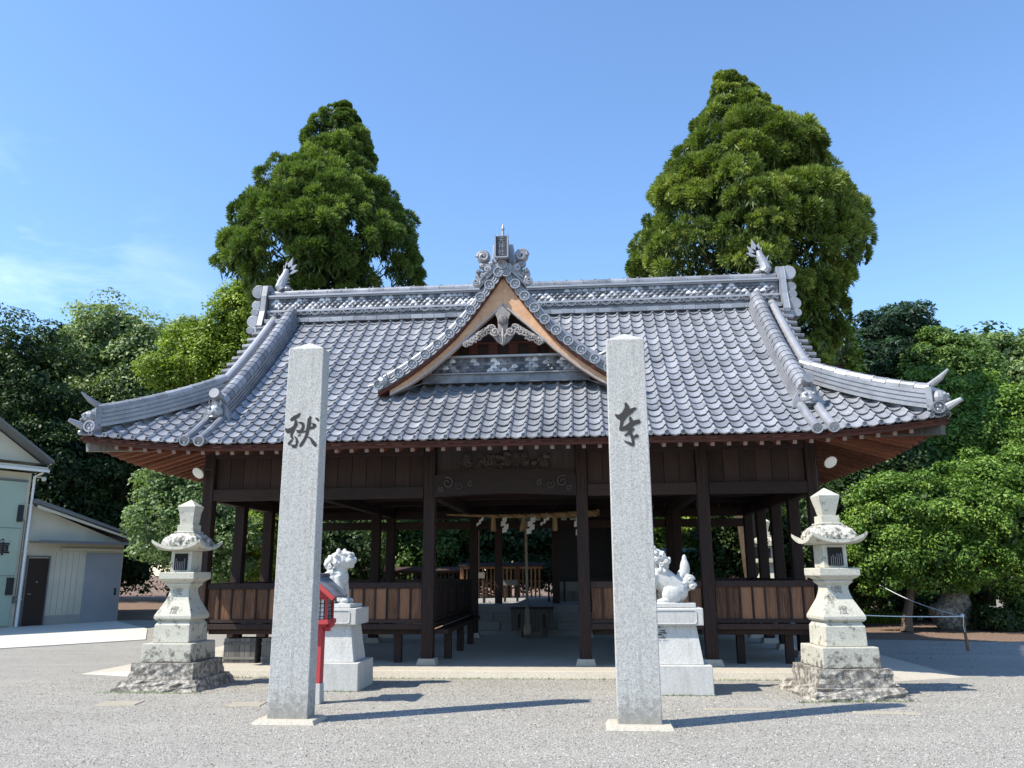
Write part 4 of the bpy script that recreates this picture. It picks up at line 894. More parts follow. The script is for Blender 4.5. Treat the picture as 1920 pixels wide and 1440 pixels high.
# ------------------------------------------------------------------ red wooden lantern
t = thing('red_wooden_lantern', 'red painted post lantern with small tiled roof standing beside the left granite pillar', 'lantern', (-2.02, -3.22, 0))
m = MB(); m.box(-.085, .085, -.085, .085, 0, .235, .5, .01, .01); m.build('stone_foot', 'pedestal_stone', t, bevel=.005)
m = MB(); m.box(-.068, .068, -.068, .068, .237, .9, .5); m.build('post', 'red_paint', t, bevel=.004)
m = MB(); m.box(-.17, .17, -.17, .17, .93, .985); m.box(-.11, .11, -.11, .11, .9, .93)
for sx in (-1, 1): m.lathe((sx * .16, 0, .9), [(.001, -.02), (.04, 0), (.045, .04), (.03, .07)], 8); m.box(min(sx * .068, sx * .15), max(sx * .068, sx * .15), -.02, .02, .84, .9)
m.build('bracket', 'red_paint', t, bevel=.003)
m = MB(); 
for sx in (-1, 1):
    for sy in (-1, 1): m.box(sx * .13 - .014, sx * .13 + .014, sy * .13 - .014, sy * .13 + .014, .987, 1.24)
m.box(-.15, .15, -.15, .15, 1.225, 1.25); hs = m.build('lantern_house', 'red_paint', t)
m = MB(); m.box(-.115, .115, -.115, .115, .99, 1.222); m.build('paper_screen', 'paper', hs)
m = MB()
for k in range(5):
    u = -.1 + k * .05
    for sg in (-1, 1): m.box(u - .004, u + .004, *sorted((sg * .117, sg * .125)), .99, 1.22); m.box(*sorted((sg * .117, sg * .125)), u - .004, u + .004, .99, 1.22)
for k in range(4):
    z = 1.02 + k * .05; m.box(-.126, .126, -.127, .127, z, z + .006)
m.build('lattice', 'shrine_dark', hs)
m = MB(); m.prism([(-.19, 1.25), (.19, 1.25), (0, 1.45)], -.19, -.165); m.prism([(-.19, 1.25), (.19, 1.25), (0, 1.45)], .165, .19); m.build('gable', 'red_paint', t)
m = MB()
for sx in (-1, 1): m.prism([(0, 1.49), (sx * .27, 1.265), (sx * .27, 1.245), (0, 1.455)], -.27, .27)
r_ = m.build('roof', 'slate', t); m = MB()
for sx in (-1, 1): m.beam((0, -.275, 1.45), (sx * .26, -.275, 1.235), .02, .05)
m.build('barge', 'red_paint', r_); m = MB()
for sx in (-1, 1):
    for k in range(9): y = -.25 + k * .0625; m.tube([(sx * .01, y, 1.49), (sx * .28, y, 1.265)], .014, 6)
m.tube([(0, -.29, 1.51), (0, .29, 1.51)], .03, 8); m.build('roof_rib', 'dark_tile', r_)

# ------------------------------------------------------------------ things in and on the pavilion
for sx, lab in ((-1, 'round white floodlight under the left eave corner above the annex side'), (1, 'round white floodlight under the right eave corner beside the green bushes')):
    t = thing('floodlight', lab, 'floodlight', (sx * 5.19, -.26, 3.2), group='floodlights under the eave corners')
    m = MB(); d = Vector((sx * .18, -.62, -.5)).normalized(); c = Vector((0, 0, 0)); m.tube([c - d * .1, c - d * .02, c, c + d * .012], [.03, .07, .105, .105], 18); m.build('housing', 'lamp_white', t)
    m = MB(); m.tube([c + d * .013, c + d * .03, c + d * .045], [.1, .07, .01], 18); m.build('bulb', 'white_paint', t)
    m = MB(); m.tube([(0, 0, .0), (-sx * .08, .08, .07), (-sx * .2, .1, .06)], .01, 6); m.tube([(-sx * .2, .1, .06), (-sx * .2, .12, -.5)], .006, 5); m.build('cable', 'dark_metal', t)
def twist(m, a, b, r0, r1, turns=11, strands=3):
    a, b = Vector(a), Vector(b); d = b - a; n = 90; side = Vector((0, 1, 0)); up = Vector((0, 0, 1))
    for s_ in range(strands):
        pts = []; rs = []
        for i in range(n + 1):
            u = i / n; r_ = r0 + (r1 - r0) * u; an = 2 * math.pi * (turns * u + s_ / strands); pts.append(a + d * u + (side * math.cos(an) + up * math.sin(an)) * r_ * .5 + Vector((0, 0, -.05 * math.sin(math.pi * u)))); rs.append(r_ * .62)
        m.tube(pts, rs, 7)
t = thing('sacred_rope', 'thick twisted straw rope hanging across the central bay with paper streamers', 'rope', (0, 3.85, 2.7))
xa, xb = at(837, 961, 3.85)[0], at(1122, 963, 3.85)[0]
m = MB(); twist(m, (xa, 0, .03), (xb, 0, .03), .018, .075); m.build('twisted_rope', 'straw', t, smooth=True)
for px in (925, 983, 1040):
    q = at(px, 970, 3.85)[0]; m = MB()
    for k in range(26): a = random.uniform(0, 6.28); m.tube([(q + .03 * math.cos(a), .03 * math.sin(a), .0), (q + .05 * math.cos(a) - (.06 if px == 983 else 0), .05 * math.sin(a), -.3 - random.uniform(0, .04))], .011, 5)
    m.build('straw_tassel', 'straw', t)
def shide(m, x, y, z, s=1., lean=.0):
    for k, (dx, dz) in enumerate(((0, 0), (-.035, -.07), (.02, -.14), (-.02, -.21))):
        w = .05 * s; h = .085 * s; cx = x + dx * s + lean * -dz; cz = z + dz * s
        m.add([(cx - w, y - .006 * k, cz), (cx + w, y - .006 * k, cz + .02), (cx + w * .8, y - .006 * k - .01, cz - h), (cx - w * 1.1, y - .006 * k - .01, cz - h - .02)], [(0, 1, 2, 3), (3, 2, 1, 0)])
for px, s_, ln in ((905, .5, -.4), (947, 1., .1), (1000, 1.1, -.3), (1028, .5, -.6), (1085, 1.2, .1)): m = MB(); shide(m, at(px, 970, 3.85)[0], -.07, -.06, s_, ln); m.build('paper_streamer', 'paper', t)
m = MB()
for px in (928, 1037): q = at(px, 960, 3.85)[0]; m.tube([(q, 0, .05), (q, 0, .2)], .006, 5)
m.build('hanger', 'dark_metal', t)
q = at(988, 1100, 5.0)[0]
t = thing('bell_rope', 'long pale bell rope with wooden grip hanging before the offering box', 'bell rope', (q, 5.0, .2))
m = MB(); m.tube([(0, 0, .55), (.0, 0, 1.2), (-.01, .0, 1.9), (-.01, 0, 2.45)], [.034, .032, .03, .028], 8); m.build('cord', 'rope_cloth', t)
m = MB(); m.lathe((0, 0, 0), [(.06, .0), (.085, .03), (.085, .18), (.05, .24), (.06, .26), (.06, .5), (.035, .56)], 10); m.build('grip', 'rope_cloth', t)
xa, xb = at(958, 1160, 5.4)[0], at(1036, 1160, 5.4)[0]
t = thing('offering_box', 'low dark slatted wooden offering box in front of the steps', 'offering box', ((xa + xb) / 2, 5.62, .108)); w = (xb - xa) / 2
m = MB(); m.box(-w, w, -.22, .22, .13, .6); m.build('chest', 'grey_wood', t, bevel=.006)
for sx in (-1, 1): m = MB(); m.box(sx * w * .6 - .05, sx * w * .6 + .05, -.24, .24, 0, .13); m.build('foot', 'grey_wood', t); m = MB(); m.box(sx * w * .6 - .03, sx * w * .6 + .03, -.235, -.222, .2, .5); m.build('strap', 'dark_wood', t)
m = MB()
for k in range(9): m.box(-w - .02, w + .02, -.23 + k * .052, -.2 + k * .052, .602, .64)
m.build('slat_lid', 'dark_wood', t)
def atz(x, y, z):
    a = at(x, y, 50.); d = a - np.array(CAM); k = (z - CAM[2]) / d[2]; return np.array(CAM) + k * d
q = atz(868, 1142, .63)
t = thing('sanitizer_bottle', 'small blue labelled pump bottle standing on the aisle bench', 'bottle', (max(-1.12, min(-.92, q[0])), q[1], .631))
m = MB(); m.lathe((0, 0, 0), [(.04, 0), (.043, .02), (.043, .11), (.025, .135), (.014, .14)], 12); m.build('bottle', 'clear_plastic', t, smooth=True)
m = MB(); m.lathe((0, 0, .03), [(.0445, 0), (.0445, .07)], 12); m.build('label_band', 'blue_plastic', t)
m = MB(); m.tube([(0, 0, .14), (0, 0, .19)], .008, 6); m.tube([(0, 0, .19), (-.04, 0, .185)], .008, 6); m.build('pump', 'white_paint', t)
for k, (x0, x1, lab) in enumerate(((-4.68, -4.14, 'weathered grey plank crate under the left bench, nearer the stone lantern'), (-4.04, -3.5, 'weathered grey plank crate under the left bench, nearer the granite pillar'))):
    t = thing('plank_crate', lab, 'crate', ((x0 + x1) / 2, .28, .108), group='crates under the left bench'); w = (x1 - x0) / 2
    m = MB()
    for j in range(6): a = -w + j * w / 3; m.box(a + .003, a + w / 3 - .003, -.2, -.175, 0, .385 + random.uniform(0, .01)); m.box(a + .003, a + w / 3 - .003, .175, .2, 0, .385)
    m.box(-w, -w + .02, -.174, .174, 0, .385); m.box(w - .02, w, -.174, .174, 0, .385); m.box(-w + .02, w - .02, -.17, .17, .01, .03); m.build('planks', 'grey_wood', t)
    m = MB(); m.box(-w, w, -.215, -.202, .06, .1); m.box(-w, w, -.215, -.202, .29, .33); m.build('batten', 'grey_wood', t)

# ------------------------------------------------------------------ inner hall behind the pavilion
HALL = thing('inner_hall', 'dim inner shrine hall on stone steps behind the pavilion', 'shrine hall', (0, 6.2, 0))
m = MB(); m.box(-2.2, 2.6, .6, 6.2, 0, .74); m.build('stone_base', 'step_stone', HALL, bevel=.01)
for k in range(3):
    m = MB(); x = -1.45
    while x < 1.7: w = random.uniform(.5, .8); m.box(x, min(1.75, x + w - .012), .0 + k * .2 - .35 + .35, .22 + k * .2 if k < 2 else .598, .0 + .0, .2 + k * .19); x += w
    m.build('stone_step', 'step_stone', HALL, bevel=.01)
for px in (935, 1042): 
    q = at(px, 1050, 8.)[0]; m = MB(); m.box(q - .09, q + .09, 1.7, 1.88, .742, 3.6); m.build('column', 'dark_wood', HALL)
for x, ys_ in ((-2.1, (6.0,)), (2.5, (.8, 3.4, 6.0))):
    for y in ys_: m = MB(); m.box(x - .09, x + .09, y - .09, y + .09, .742, 3.6); m.build('column', 'dark_wood', HALL)
m = MB(); m.box(-2.4, 2.8, .4, 6.4, 3.3, 3.6); m.box(-2.2, 2.6, .72, .86, 2.9, 3.3); m.build('lintel', 'dark_wood', HALL)
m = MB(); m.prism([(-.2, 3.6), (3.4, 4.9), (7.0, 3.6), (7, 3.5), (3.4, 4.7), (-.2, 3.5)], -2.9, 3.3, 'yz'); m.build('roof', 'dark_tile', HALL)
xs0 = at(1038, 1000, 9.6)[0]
m = MB(); m.box(xs0 + .02, 2.5, 3.9, 6.0, .742, 3.29); m.build('dark_sanctuary', 'shrine_dark', HALL)  # near-black solid box, its colour stands for an unlit room
m = MB(); m.box(xs0, 2.5, 3.4, 3.9, .742, 1.25); m.box(xs0, 2.5, 3.1, 3.398, .742, 1.0); m.build('altar_step', 'grey_wood', HALL)
for k in range(5): 
    q = at(1008 + k * 16.5, 990, 9.3); m = MB(); m.box(q[0] - .075, q[0] + .075, 3.1, 3.14, 2.72, 2.98, 1); c_ = m.build('white_banner', 'lamp_white', HALL); m = MB(); disc(m, (q[0], 3.09, 2.86), .035, depth=.02); m.build('crest', 'dark_wood', c_)
q = at(1042, 1040, 9.); m = MB(); m.prism([(q[0] - .0, 2.25), (q[0] + .09, 2.08), (q[0] + .07, 1.85), (q[0], 1.76), (q[0] - .07, 1.85), (q[0] - .09, 2.08)], 2.78, 2.8); m.build('paper_wand', 'copper_green', HALL)
m = MB(); m.tube([(q[0], 2.79, 1.3), (q[0], 2.79, 1.8)], .018, 6); m.box(q[0] - .22, q[0] + .25, 2.6, 2.9, 1.28, 1.31); 
for dx in (-.2, .22): m.box(q[0] + dx - .02, q[0] + dx + .02, 2.62, 2.66, .742, 1.28); m.box(q[0] + dx - .02, q[0] + dx + .02, 2.84, 2.88, .742, 1.28)
m.build('stand', 'shrine_dark', HALL)

for k, (x, y, w, h) in enumerate(((-1.5, 2.2, .14, .75), (-.75, 3.0, .2, .55), (2.15, 1.6, .2, .8))):
    t = thing('offering_stand', ('dim wooden stand left of the hall steps', 'dim low wooden stand between the inner columns', 'dim wooden stand right of the hall steps')[k], 'stand', (x, 6.2 + y, .742), group='stands inside the hall')
    m = MB(); m.box(-w, w, -.15, .15, h, h + .03); m.box(-w, w, -.16, -.15, h - .12, h); m.build('top', 'grey_wood', t)
    for a in (-1, 1):
        for b in (-1, 1): m = MB(); m.box(a * (w - .03) - .02, a * (w - .03) + .02, b * .12 - .02, b * .12 + .02, 0, h); m.build('leg', 'dark_wood', t)
# ------------------------------------------------------------------ fence behind
def fence(x0, x1, y, zt, label, coping, mat='dark_wood'):
    t = thing('lattice_fence', label, 'fence', (x0, y, 0), group='fences behind the pavilion'); n = int((x1 - x0) / .13); m = MB()
    for k in range(n): m.box(k * .13, k * .13 + .055, -.02, .02, .5, zt)
    m.build('lattice', mat, t); m = MB(); m.box(0, x1 - x0, -.05, .05, zt + .002, zt + .09); m.box(0, x1 - x0, -.045, .045, .42, .498); m.box(0, x1 - x0, .021, .06, 1.2, 1.26); m.build('rail', mat, t)
    k = 0
    while k <= x1 - x0: m = MB(); m.box(k - .06, k + .06, -.06, .06, 0, zt + .12); m.build('post', mat, t); k += 1.8
    m = MB(); m.prism([(-.2, zt + .1), (0, zt + .2), (.2, zt + .1), (.2, zt + .07), (0, zt + .16), (-.2, zt + .07)], -.1, x1 - x0 + .1, 'yz'); m.build('coping', coping, t)
    m = MB(); m.box(-.1, x1 - x0 + .1, -.15, .15, 0, .4); m.build('footing', 'step_stone', t)
fence(-2.7, -.1, 13.2, 1.62, 'short sunlit brown lattice fence behind the hall columns', 'dark_wood', 'rail_board')  # lighter wood colour paints the sunlit stretch of fence
fence(-7.9, -2.9, 13.6, 1.5, 'dark lattice fence behind the left bays of the pavilion', 'dark_wood')  # dark wood colour paints the dim stretch of fence
fence(2.9, 7.6, 12.4, 2.0, 'dark lattice fence with green copper coping behind the right bays', 'copper_green')

# ------------------------------------------------------------------ garage and annex on the left
GR = R(65)
GB = thing('storehouse', 'tall cream storehouse with pale green sliding door and gable roof at the left edge', 'storehouse', (-15.69, 10.48, 0), GR)
m = MB(); m.box(-6.5, -.2, .0, 7, 0, 4.6); m.build('wall', 'cream_plaster', GB)
m = MB(); m.box(-5.6, -.38, -.08, -.004, .06, 4.3)
dr = m.build('sliding_door', 'pale_green_panel', GB); m = MB()
for z in (1.5, 2.9): m.box(-5.6, -.38, -.09, -.082, z, z + .015)
m.box(-2.2, -2.185, -.09, -.082, .06, 4.3); m.box(-5.7, -.33, -.1, -.004, 4.31, 4.37); m.build('door_track', 'slate', dr)
for q in ((-.54, -.38, -.14, -.085, 3.1, 3.6), (-.6, -.4, -.14, -.085, .95, 1.45)): m = MB(); m.box(*q); m.build('hinge_plate', 'dark_metal', dr)
text_mesh('door_text', '倉庫', .5, 'ink', dr, (-1.12, -.095, 2.3), .003, bold=.012)
m = MB(); m.prism([(.12, 4.98), (-3.2, 7.03), (-6.6, 4.98), (-6.6, 4.9), (-3.2, 6.94), (.12, 4.9)], -.6, 7.5); m.build('roof', 'slate', GB)
m = MB(); m.prism([(-.02, 4.92), (-3.2, 6.9), (-6.4, 4.92)], -.1, 7.0); m.box(-6.6, .05, -.42, .0, 4.66, 4.78); m.build('gable', 'cream_plaster', GB)
m = MB(); m.box(-6.6, .08, -.46, -.424, 4.62, 4.7); m.build('gutter', 'white_paint', GB)
m = MB(); m.tube([(-.16, -.1, .0), (-.16, -.1, 4.5), (-.02, -.3, 4.62)], .04, 8)
for z in (.8, 2.2, 3.6): m.box(-.21, -.11, -.15, -.004, z, z + .03)
m.build('downpipe', 'white_paint', GB)
m = MB(); m.tube([(-.26, -.03, .9), (-.26, -.03, 3.1), (-.3, -.03, 3.2)], .012, 5); m.box(-.31, -.21, -.07, -.004, .7, .9); m.build('cable', 'slate', GB)
m = MB(); m.ball((.02, -.3, 4.42), .075); m.tube([(-.12, -.05, 4.5), (.02, -.3, 4.46)], .02, 6); m.build('lamp', 'lamp_white', GB)
AN = thing('annex', 'low cream lean-to annex with brown door and grey sliding door beside the storehouse', 'annex', (-15.68, 10.5, 0), GR)
m = MB(); m.prism([(-.18, 0), (3.18, 0), (3.18, 2.55), (-.18, 3.66)], .0, 5); m.build('wall', 'cream_plaster', AN)
m = MB(); m.prism([(-.18, 3.68), (3.85, 2.6), (3.85, 2.66), (-.1, 3.78), (-.18, 3.8)], -.4, 5.3); m.build('roof', 'slate', AN)
m = MB(); m.prism([(-.1, 3.62), (3.8, 2.56), (3.8, 2.5), (-.1, 3.53)], -.34, -.3); m.build('barge_board', 'cream_plaster', AN)
m = MB(); m.box(-.05, 3.7, -.55, -.01, 2.5, 2.54); m.box(-.05, 3.7, -.56, -.53, 2.47, 2.56); m.build('canopy', 'slate', AN)
m = MB(); m.box(-.02, .62, -.05, -.01, .03, 2.02); d_ = m.build('door', 'brown_door', AN); m = MB(); m.box(.05, .15, -.09, -.055, .95, .97); m.ball((.3, -.06, 1.32), .025); m.build('handle', 'steel', d_)
m = MB(); m.box(-.06, -.022, -.06, -.01, .03, 2.06); m.box(.622, .66, -.06, -.01, .03, 2.06); m.box(-.06, .66, -.06, -.01, 2.062, 2.1); m.build('door_frame', 'slate', AN)
m = MB(); m.box(1.85, 3.1, -.07, -.01, .02, 2.2); d_ = m.build('sliding_door', 'blue_grey_steel', AN); m = MB(); m.box(2.92, 2.97, -.1, -.072, .85, 1.08); m.build('handle', 'shrine_dark', d_)
m = MB(); m.box(.95, 3.16, -.1, -.01, 2.27, 2.34); m.box(.95, 3.16, -.11, -.1, 2.33, 2.35); m.build('door_rail', 'cream_plaster', AN)
m = MB()
for k in range(1, 6): m.box(.66 + k * .19, .665 + k * .19, -.006, -.001, .32, 2.2)
m.build('wall_joint', 'slate', AN)
m = MB(); m.box(.68, 1.83, -.012, -.002, .0, .3); m.build('skirting', 'grey_concrete', AN)

# ------------------------------------------------------------------ small things on the ground
def slab(x, y, w, d, rz, label, mat='kerb_stone', h=.012):
    m = MB(); m.box(-w / 2, w / 2, -d / 2, d / 2, .002, h, .5, .01, .01); o = m.build('ground_slab', mat, loc=(x, y, 0)); o.rotation_euler = (0, 0, rz); tag(o, label, 'slab', 'flat slabs set in the gravel')
slab(-4.42, -3.38, .5, .34, R(8), 'small flat concrete slab in gravel before the left stone lantern')
slab(-2.82, -3.36, .42, .3, R(5), 'small flat stone slab in gravel just left of the left granite pillar')
slab(3.0, -3.42, .8, .12, R(4), 'narrow tan kerb piece in gravel between right pillar and right stone lantern')
slab(4.55, -3.6, .7, .12, R(-3), 'narrow tan kerb piece in gravel in front of the right stone lantern')
m = MB(); m.tube([(8.56, 3.6, 0), (8.53, 3.6, .68)], [.03, .028], 8)
t = thing('barrier_post', 'thin wooden stake holding a white cord at the edge of the right bushes', 'post', (0, 0, 0)); m.build('stake', 'rail_board', t)
m = MB(); m.tube([(8.53, 3.6, .65), (8.53, 3.55, .6), (8.5, 3.54, .48), (8.51, 3.52, .36)], .008, 5); m.ball((8.53, 3.6, .65), .04, 8, 6); m.build('knot', 'rope_nylon', t)
m = MB(); c0_ = Vector((8.53, 3.6, .64)); c1_ = Vector((5.09, 1.36, .83)); pts = [c0_.lerp(c1_, u) - Vector((0, 0, .03 * math.sin(math.pi * u))) for u in [i / 14 for i in range(15)]]; m.tube(pts, .009, 5); tag(m.build('cord', 'rope_nylon'), 'thin white cord stretched from the wooden stake towards the pavilion', 'cord')
m = MB(); c1_ = Vector((8.6, 8.2, 1.15)); pts = [c0_.lerp(c1_, u) - Vector((0, 0, .08 * math.sin(math.pi * u))) for u in [i / 14 for i in range(15)]]; m.tube(pts, .009, 5); tag(m.build('cord', 'rope_nylon'), 'white cord sloping up from the wooden stake to the bush trunk', 'cord')
def rock(x, y, r, label, n=0, mat='rough_stone'):
    m = MB(); m.ball((0, 0, r[2] * .7), r, 18, 12)
    def f(v): a = Vector(v); k = 1 + .16 * math.sin(a.x * 4.1 + n) * math.cos(a.y * 3.7 + n) + .09 * math.sin(a.z * 7 + a.x * 5 + n); return (a.x * k, a.y * k, max(-.05, a.z * k))
    m.v = [f(v) for v in m.v]; o = m.build('boulder', mat, smooth=True, loc=(x, y, 0)); return tag(o, label, 'boulder')
rock(10.75, 9.6, (.52, .42, .58), 'large rounded boulder under the right bushes behind the white cord')
t = thing('stone_monument_base', 'tiered dark stone monument base at the right edge among the shrubs', 'monument', (13.9, 10.6, 0))
for k, (w, z0, z1) in enumerate(((1.5, 0, .5), (1.15, .502, .9), (.85, .902, 1.5))): m = MB(); m.box(-w, w, -w * .6, w * .6, z0, z1, .5, .02, .02); m.build('tier', 'step_stone', t, bevel=.01)

# ------------------------------------------------------------------ trees
def unit(v): return v / (np.linalg.norm(v, axis=-1, keepdims=True) + 1e-9)
def randdir(n): return unit(rng.normal(size=(n, 3)))
def leaf_quads(P_, N_, size, asp):
    n = len(P_); t = unit(np.cross(N_, randdir(n))); b = np.cross(N_, t); a = (size * asp)[:, None]; c = size[:, None]
    fold = N_ * (size * .18)[:, None]
    v = np.stack([P_ - t * a, P_ - b * c * .5 + fold, P_ + t * a, P_ + b * c * .5 + fold], 1)
    f = (np.arange(n) * 4)[:, None] + np.arange(4)[None]; return v.reshape(-1, 3), f
def trunk_mesh(root, base, top, r0, limbs, mat='bark'):
    m = MB(); b = Vector(base); tp = Vector(top); n = 8; m.tube([b.lerp(tp, i / n) + Vector((random.uniform(-.05, .05), random.uniform(-.05, .05), 0)) for i in range(n + 1)], [r0 * (1.25 if i == 0 else 1) * (1 - .8 * i / n) for i in range(n + 1)], 9)
    for l in limbs:
        u = random.uniform(.25, .8); s_ = b.lerp(tp, u); e = Vector(l); md = s_.lerp(e, .5) + Vector((0, 0, .1 * (e - s_).length)); m.tube([s_, md, e], [r0 * .35 * (1 - .6 * u), r0 * .22, r0 * .06], 6)
    return m.build('trunk', mat, root)
def broadleaf(label, Y, circles, trunk, mat='mid_leaf', nclump=150, leaf=.075, per=110, cr=.5, cat='tree', name='tree', group=None, depth=.9, base=None, dark=.1, asp=.85):
    "circles: (x, y, rx, ry) in picture pixels on plane Y"
    bl = []
    for c in circles:
        p_ = at(c[0], c[1], Y + (c[4] if len(c) > 4 else 0)); dist = np.linalg.norm(p_ - np.array(CAM)); k = dist / FPX * .97; bl.append((p_, np.array([c[2] * k, (c[2] + c[3]) * .5 * k * depth, c[3] * k])))
    tb = at(trunk[0], trunk[1], Y) if trunk else bl[0][0]; root = thing(name, label, cat, (tb[0], Y, 0), group=group); off = np.array([tb[0], Y, 0])
    area = np.array([r_[0] * r_[2] for _, r_ in bl]); cnt = rng.multinomial(nclump, area / area.sum()); CS = []; RS = []; OS = []
    for (c, r_), n in zip(bl, cnt):
        d = randdir(n * 3); d = d[(d[:, 1] < .45) | (rng.random(len(d)) < .35)][:n]; rad = rng.uniform(.62, 1.0, len(d))[:, None]; CS.append(c + d * r_ * rad); OS.append(unit(d / r_)); 
    CS = np.concatenate(CS); OS = np.concatenate(OS); CS[:, 2] = np.maximum(CS[:, 2], cr * .5)
    crs = cr * rng.uniform(.6, 1.35, len(CS)); tc_ = np.clip(rng.normal(.5, .17, len(CS)), 0, 1)
    n = len(CS) * per; ci = np.repeat(np.arange(len(CS)), per); d = unit(randdir(n) + OS[ci] * .5 + np.array([0, 0, .35])); rr = crs[ci] * rng.uniform(.35, 1.05, n) ** .6
    P_ = CS[ci] + d * rr[:, None] * np.array([1.15, 1.15, .75]); N_ = unit(d * .7 + randdir(n) * .65 + np.array([0, 0, .45])); sz = leaf * rng.uniform(.6, 1.3, n); tt = tc_[ci] + rng.normal(0, .16, n)
    # larger inner leaves, coloured dark as crown shade, that close the crown
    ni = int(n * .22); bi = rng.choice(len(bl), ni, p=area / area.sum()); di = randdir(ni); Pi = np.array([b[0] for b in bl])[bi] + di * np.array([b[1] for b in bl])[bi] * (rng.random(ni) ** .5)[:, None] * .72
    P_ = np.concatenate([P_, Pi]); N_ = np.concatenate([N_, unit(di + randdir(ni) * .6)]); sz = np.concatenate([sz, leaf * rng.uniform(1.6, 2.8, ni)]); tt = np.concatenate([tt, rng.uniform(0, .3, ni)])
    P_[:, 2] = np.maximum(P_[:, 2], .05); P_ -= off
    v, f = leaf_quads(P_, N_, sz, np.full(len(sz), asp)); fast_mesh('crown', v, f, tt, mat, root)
    lm = [Vector(CS[i] - off) for i in rng.choice(len(CS), min(14, len(CS)), replace=False)]; cc = np.mean([b[0] for b in bl], 0) - off; trunk_mesh(root, (0, 0, 0), (cc[0] * .7, cc[1] * .7, cc[2] + .3), max(.1, .02 * cc[2] + .08), lm)
    return root
def cedar(label, Y, xc, prof, mat, n=430, per=150, gaps=(), tufts=14):
    "prof: (y, xleft, xright) in picture pixels on plane Y"
    L_ = [at(a[1], a[0], Y) for a in prof]; R_ = [at(a[2], a[0], Y) for a in prof]; zs = np.array([(a[2] + b[2]) / 2 for a, b in zip(L_, R_)]); xl = np.array([a[0] for a in L_]); xr = np.array([b[0] for b in R_])
    x0 = at(xc, 700, Y)[0]; o = np.argsort(zs); zs, xl, xr = zs[o], xl[o], xr[o]
    root = thing('cedar_tree', label, 'cedar tree', (x0, Y, 0), group='tall cedars behind the pavilion'); off = np.array([x0, Y, 0])
    zz = np.linspace(zs[0], zs[-1], 60); wd = np.interp(zz, zs, xr - xl) + .25; pz = wd / wd.sum(); h = rng.choice(zz, n, p=pz) + rng.uniform(-.1, .1, n); h[:8] = np.linspace(zs[-1] - 1.6, zs[-1], 8)
    th = rng.uniform(0, 2 * math.pi, n); th = np.where((np.sin(th) > .45) & (rng.random(n) < .65), -th, th)
    xc_ = (np.interp(h, zs, xl) + np.interp(h, zs, xr)) / 2; hw = (np.interp(h, zs, xr) - np.interp(h, zs, xl)) / 2
    # boughs: a domed pad of small tufts at the end of every limb
    br = np.minimum(np.clip(.2 + hw * .19, .25, .85), hw * .8 + .14) * rng.uniform(.7, 1.25, n); rad = np.maximum(.04, hw - br * 1.05) * rng.uniform(.62, 1.0, n) ** .35
    br[:8] *= np.linspace(1, .75, 8); h = np.minimum(h, zs[-1] - br * .9)
    bc = np.stack([xc_ + rad * np.cos(th), Y + rad * np.sin(th) * .95, h], 1); bo = unit(np.stack([np.cos(th) * .75, np.sin(th) * .75, np.full(n, .6)], 1)); btint = np.clip(rng.normal(.5, .13, n), 0, 1)
    T = tufts; bi = np.repeat(np.arange(n), T); dd_ = unit(randdir(n * T) * .8 + bo[bi] * .75); dd_[:, 2] = np.where(dd_[:, 2] < -.35, -dd_[:, 2] * .5, dd_[:, 2]); c = bc[bi] + dd_ * (br[bi] * rng.uniform(.8, 1.05, n * T))[:, None] * np.array([1, 1, .72]); out = unit(dd_ + np.array([0, 0, .25])); cr = np.clip(br[bi] * .4, .11, .27) * rng.uniform(.7, 1.25, n * T)
    keep = np.ones(len(c), bool)
    for gx, gy, gr in gaps:
        # an opening between the boughs that goes right through the crown
        a = at(gx, gy, Y); b = np.array(CAM); d = (a - b) / np.linalg.norm(a - b); w = c - b; dd = np.linalg.norm(w - (w @ d)[:, None] * d, axis=1); keep &= dd > gr * np.linalg.norm(a - b) / FPX + cr * .5
    c, out, cr, bi = c[keep], out[keep], cr[keep], bi[keep]; nt_ = len(c); tcl = np.clip(btint[bi] + rng.normal(0, .12, nt_), 0, 1)
    ci = np.repeat(np.arange(nt_), per); N = len(ci); d = unit(randdir(N) * .8 + out[ci] * .75); Lh = cr[ci] * rng.uniform(.8, 1.2, N)
    p0 = c[ci] + d * Lh[:, None] * .5; p1 = c[ci] + d * Lh[:, None] * 1.06
    s_ = unit(np.cross(d, randdir(N))) * (.012 + .013 * rng.random(N))[:, None]; pm = p0 * .4 + p1 * .6
    v = np.stack([p0 - off, pm - s_ - off, p1 - off, pm + s_ - off], 1).reshape(-1, 3); f = (np.arange(N) * 4)[:, None] + np.arange(4)[None]
    tt = tcl[ci] + rng.normal(0, .12, N)
    # hanging sprays inside the boughs, also coloured darker for shade
    # inner leaves that close the crown, shade between boughs put into their dark tint
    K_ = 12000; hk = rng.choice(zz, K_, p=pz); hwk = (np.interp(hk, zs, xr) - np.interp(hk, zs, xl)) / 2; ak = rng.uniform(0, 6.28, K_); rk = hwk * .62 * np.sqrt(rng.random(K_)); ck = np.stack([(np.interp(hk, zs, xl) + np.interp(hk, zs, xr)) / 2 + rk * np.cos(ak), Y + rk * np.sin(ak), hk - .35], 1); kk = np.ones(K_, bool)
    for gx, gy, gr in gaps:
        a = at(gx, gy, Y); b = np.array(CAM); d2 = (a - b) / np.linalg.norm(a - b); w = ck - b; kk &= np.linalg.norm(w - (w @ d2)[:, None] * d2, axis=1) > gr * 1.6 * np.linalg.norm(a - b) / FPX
    ck = ck[kk]; vk, fk = leaf_quads(ck - off, randdir(len(ck)), rng.uniform(.06, .13, len(ck)), np.full(len(ck), 1.6))
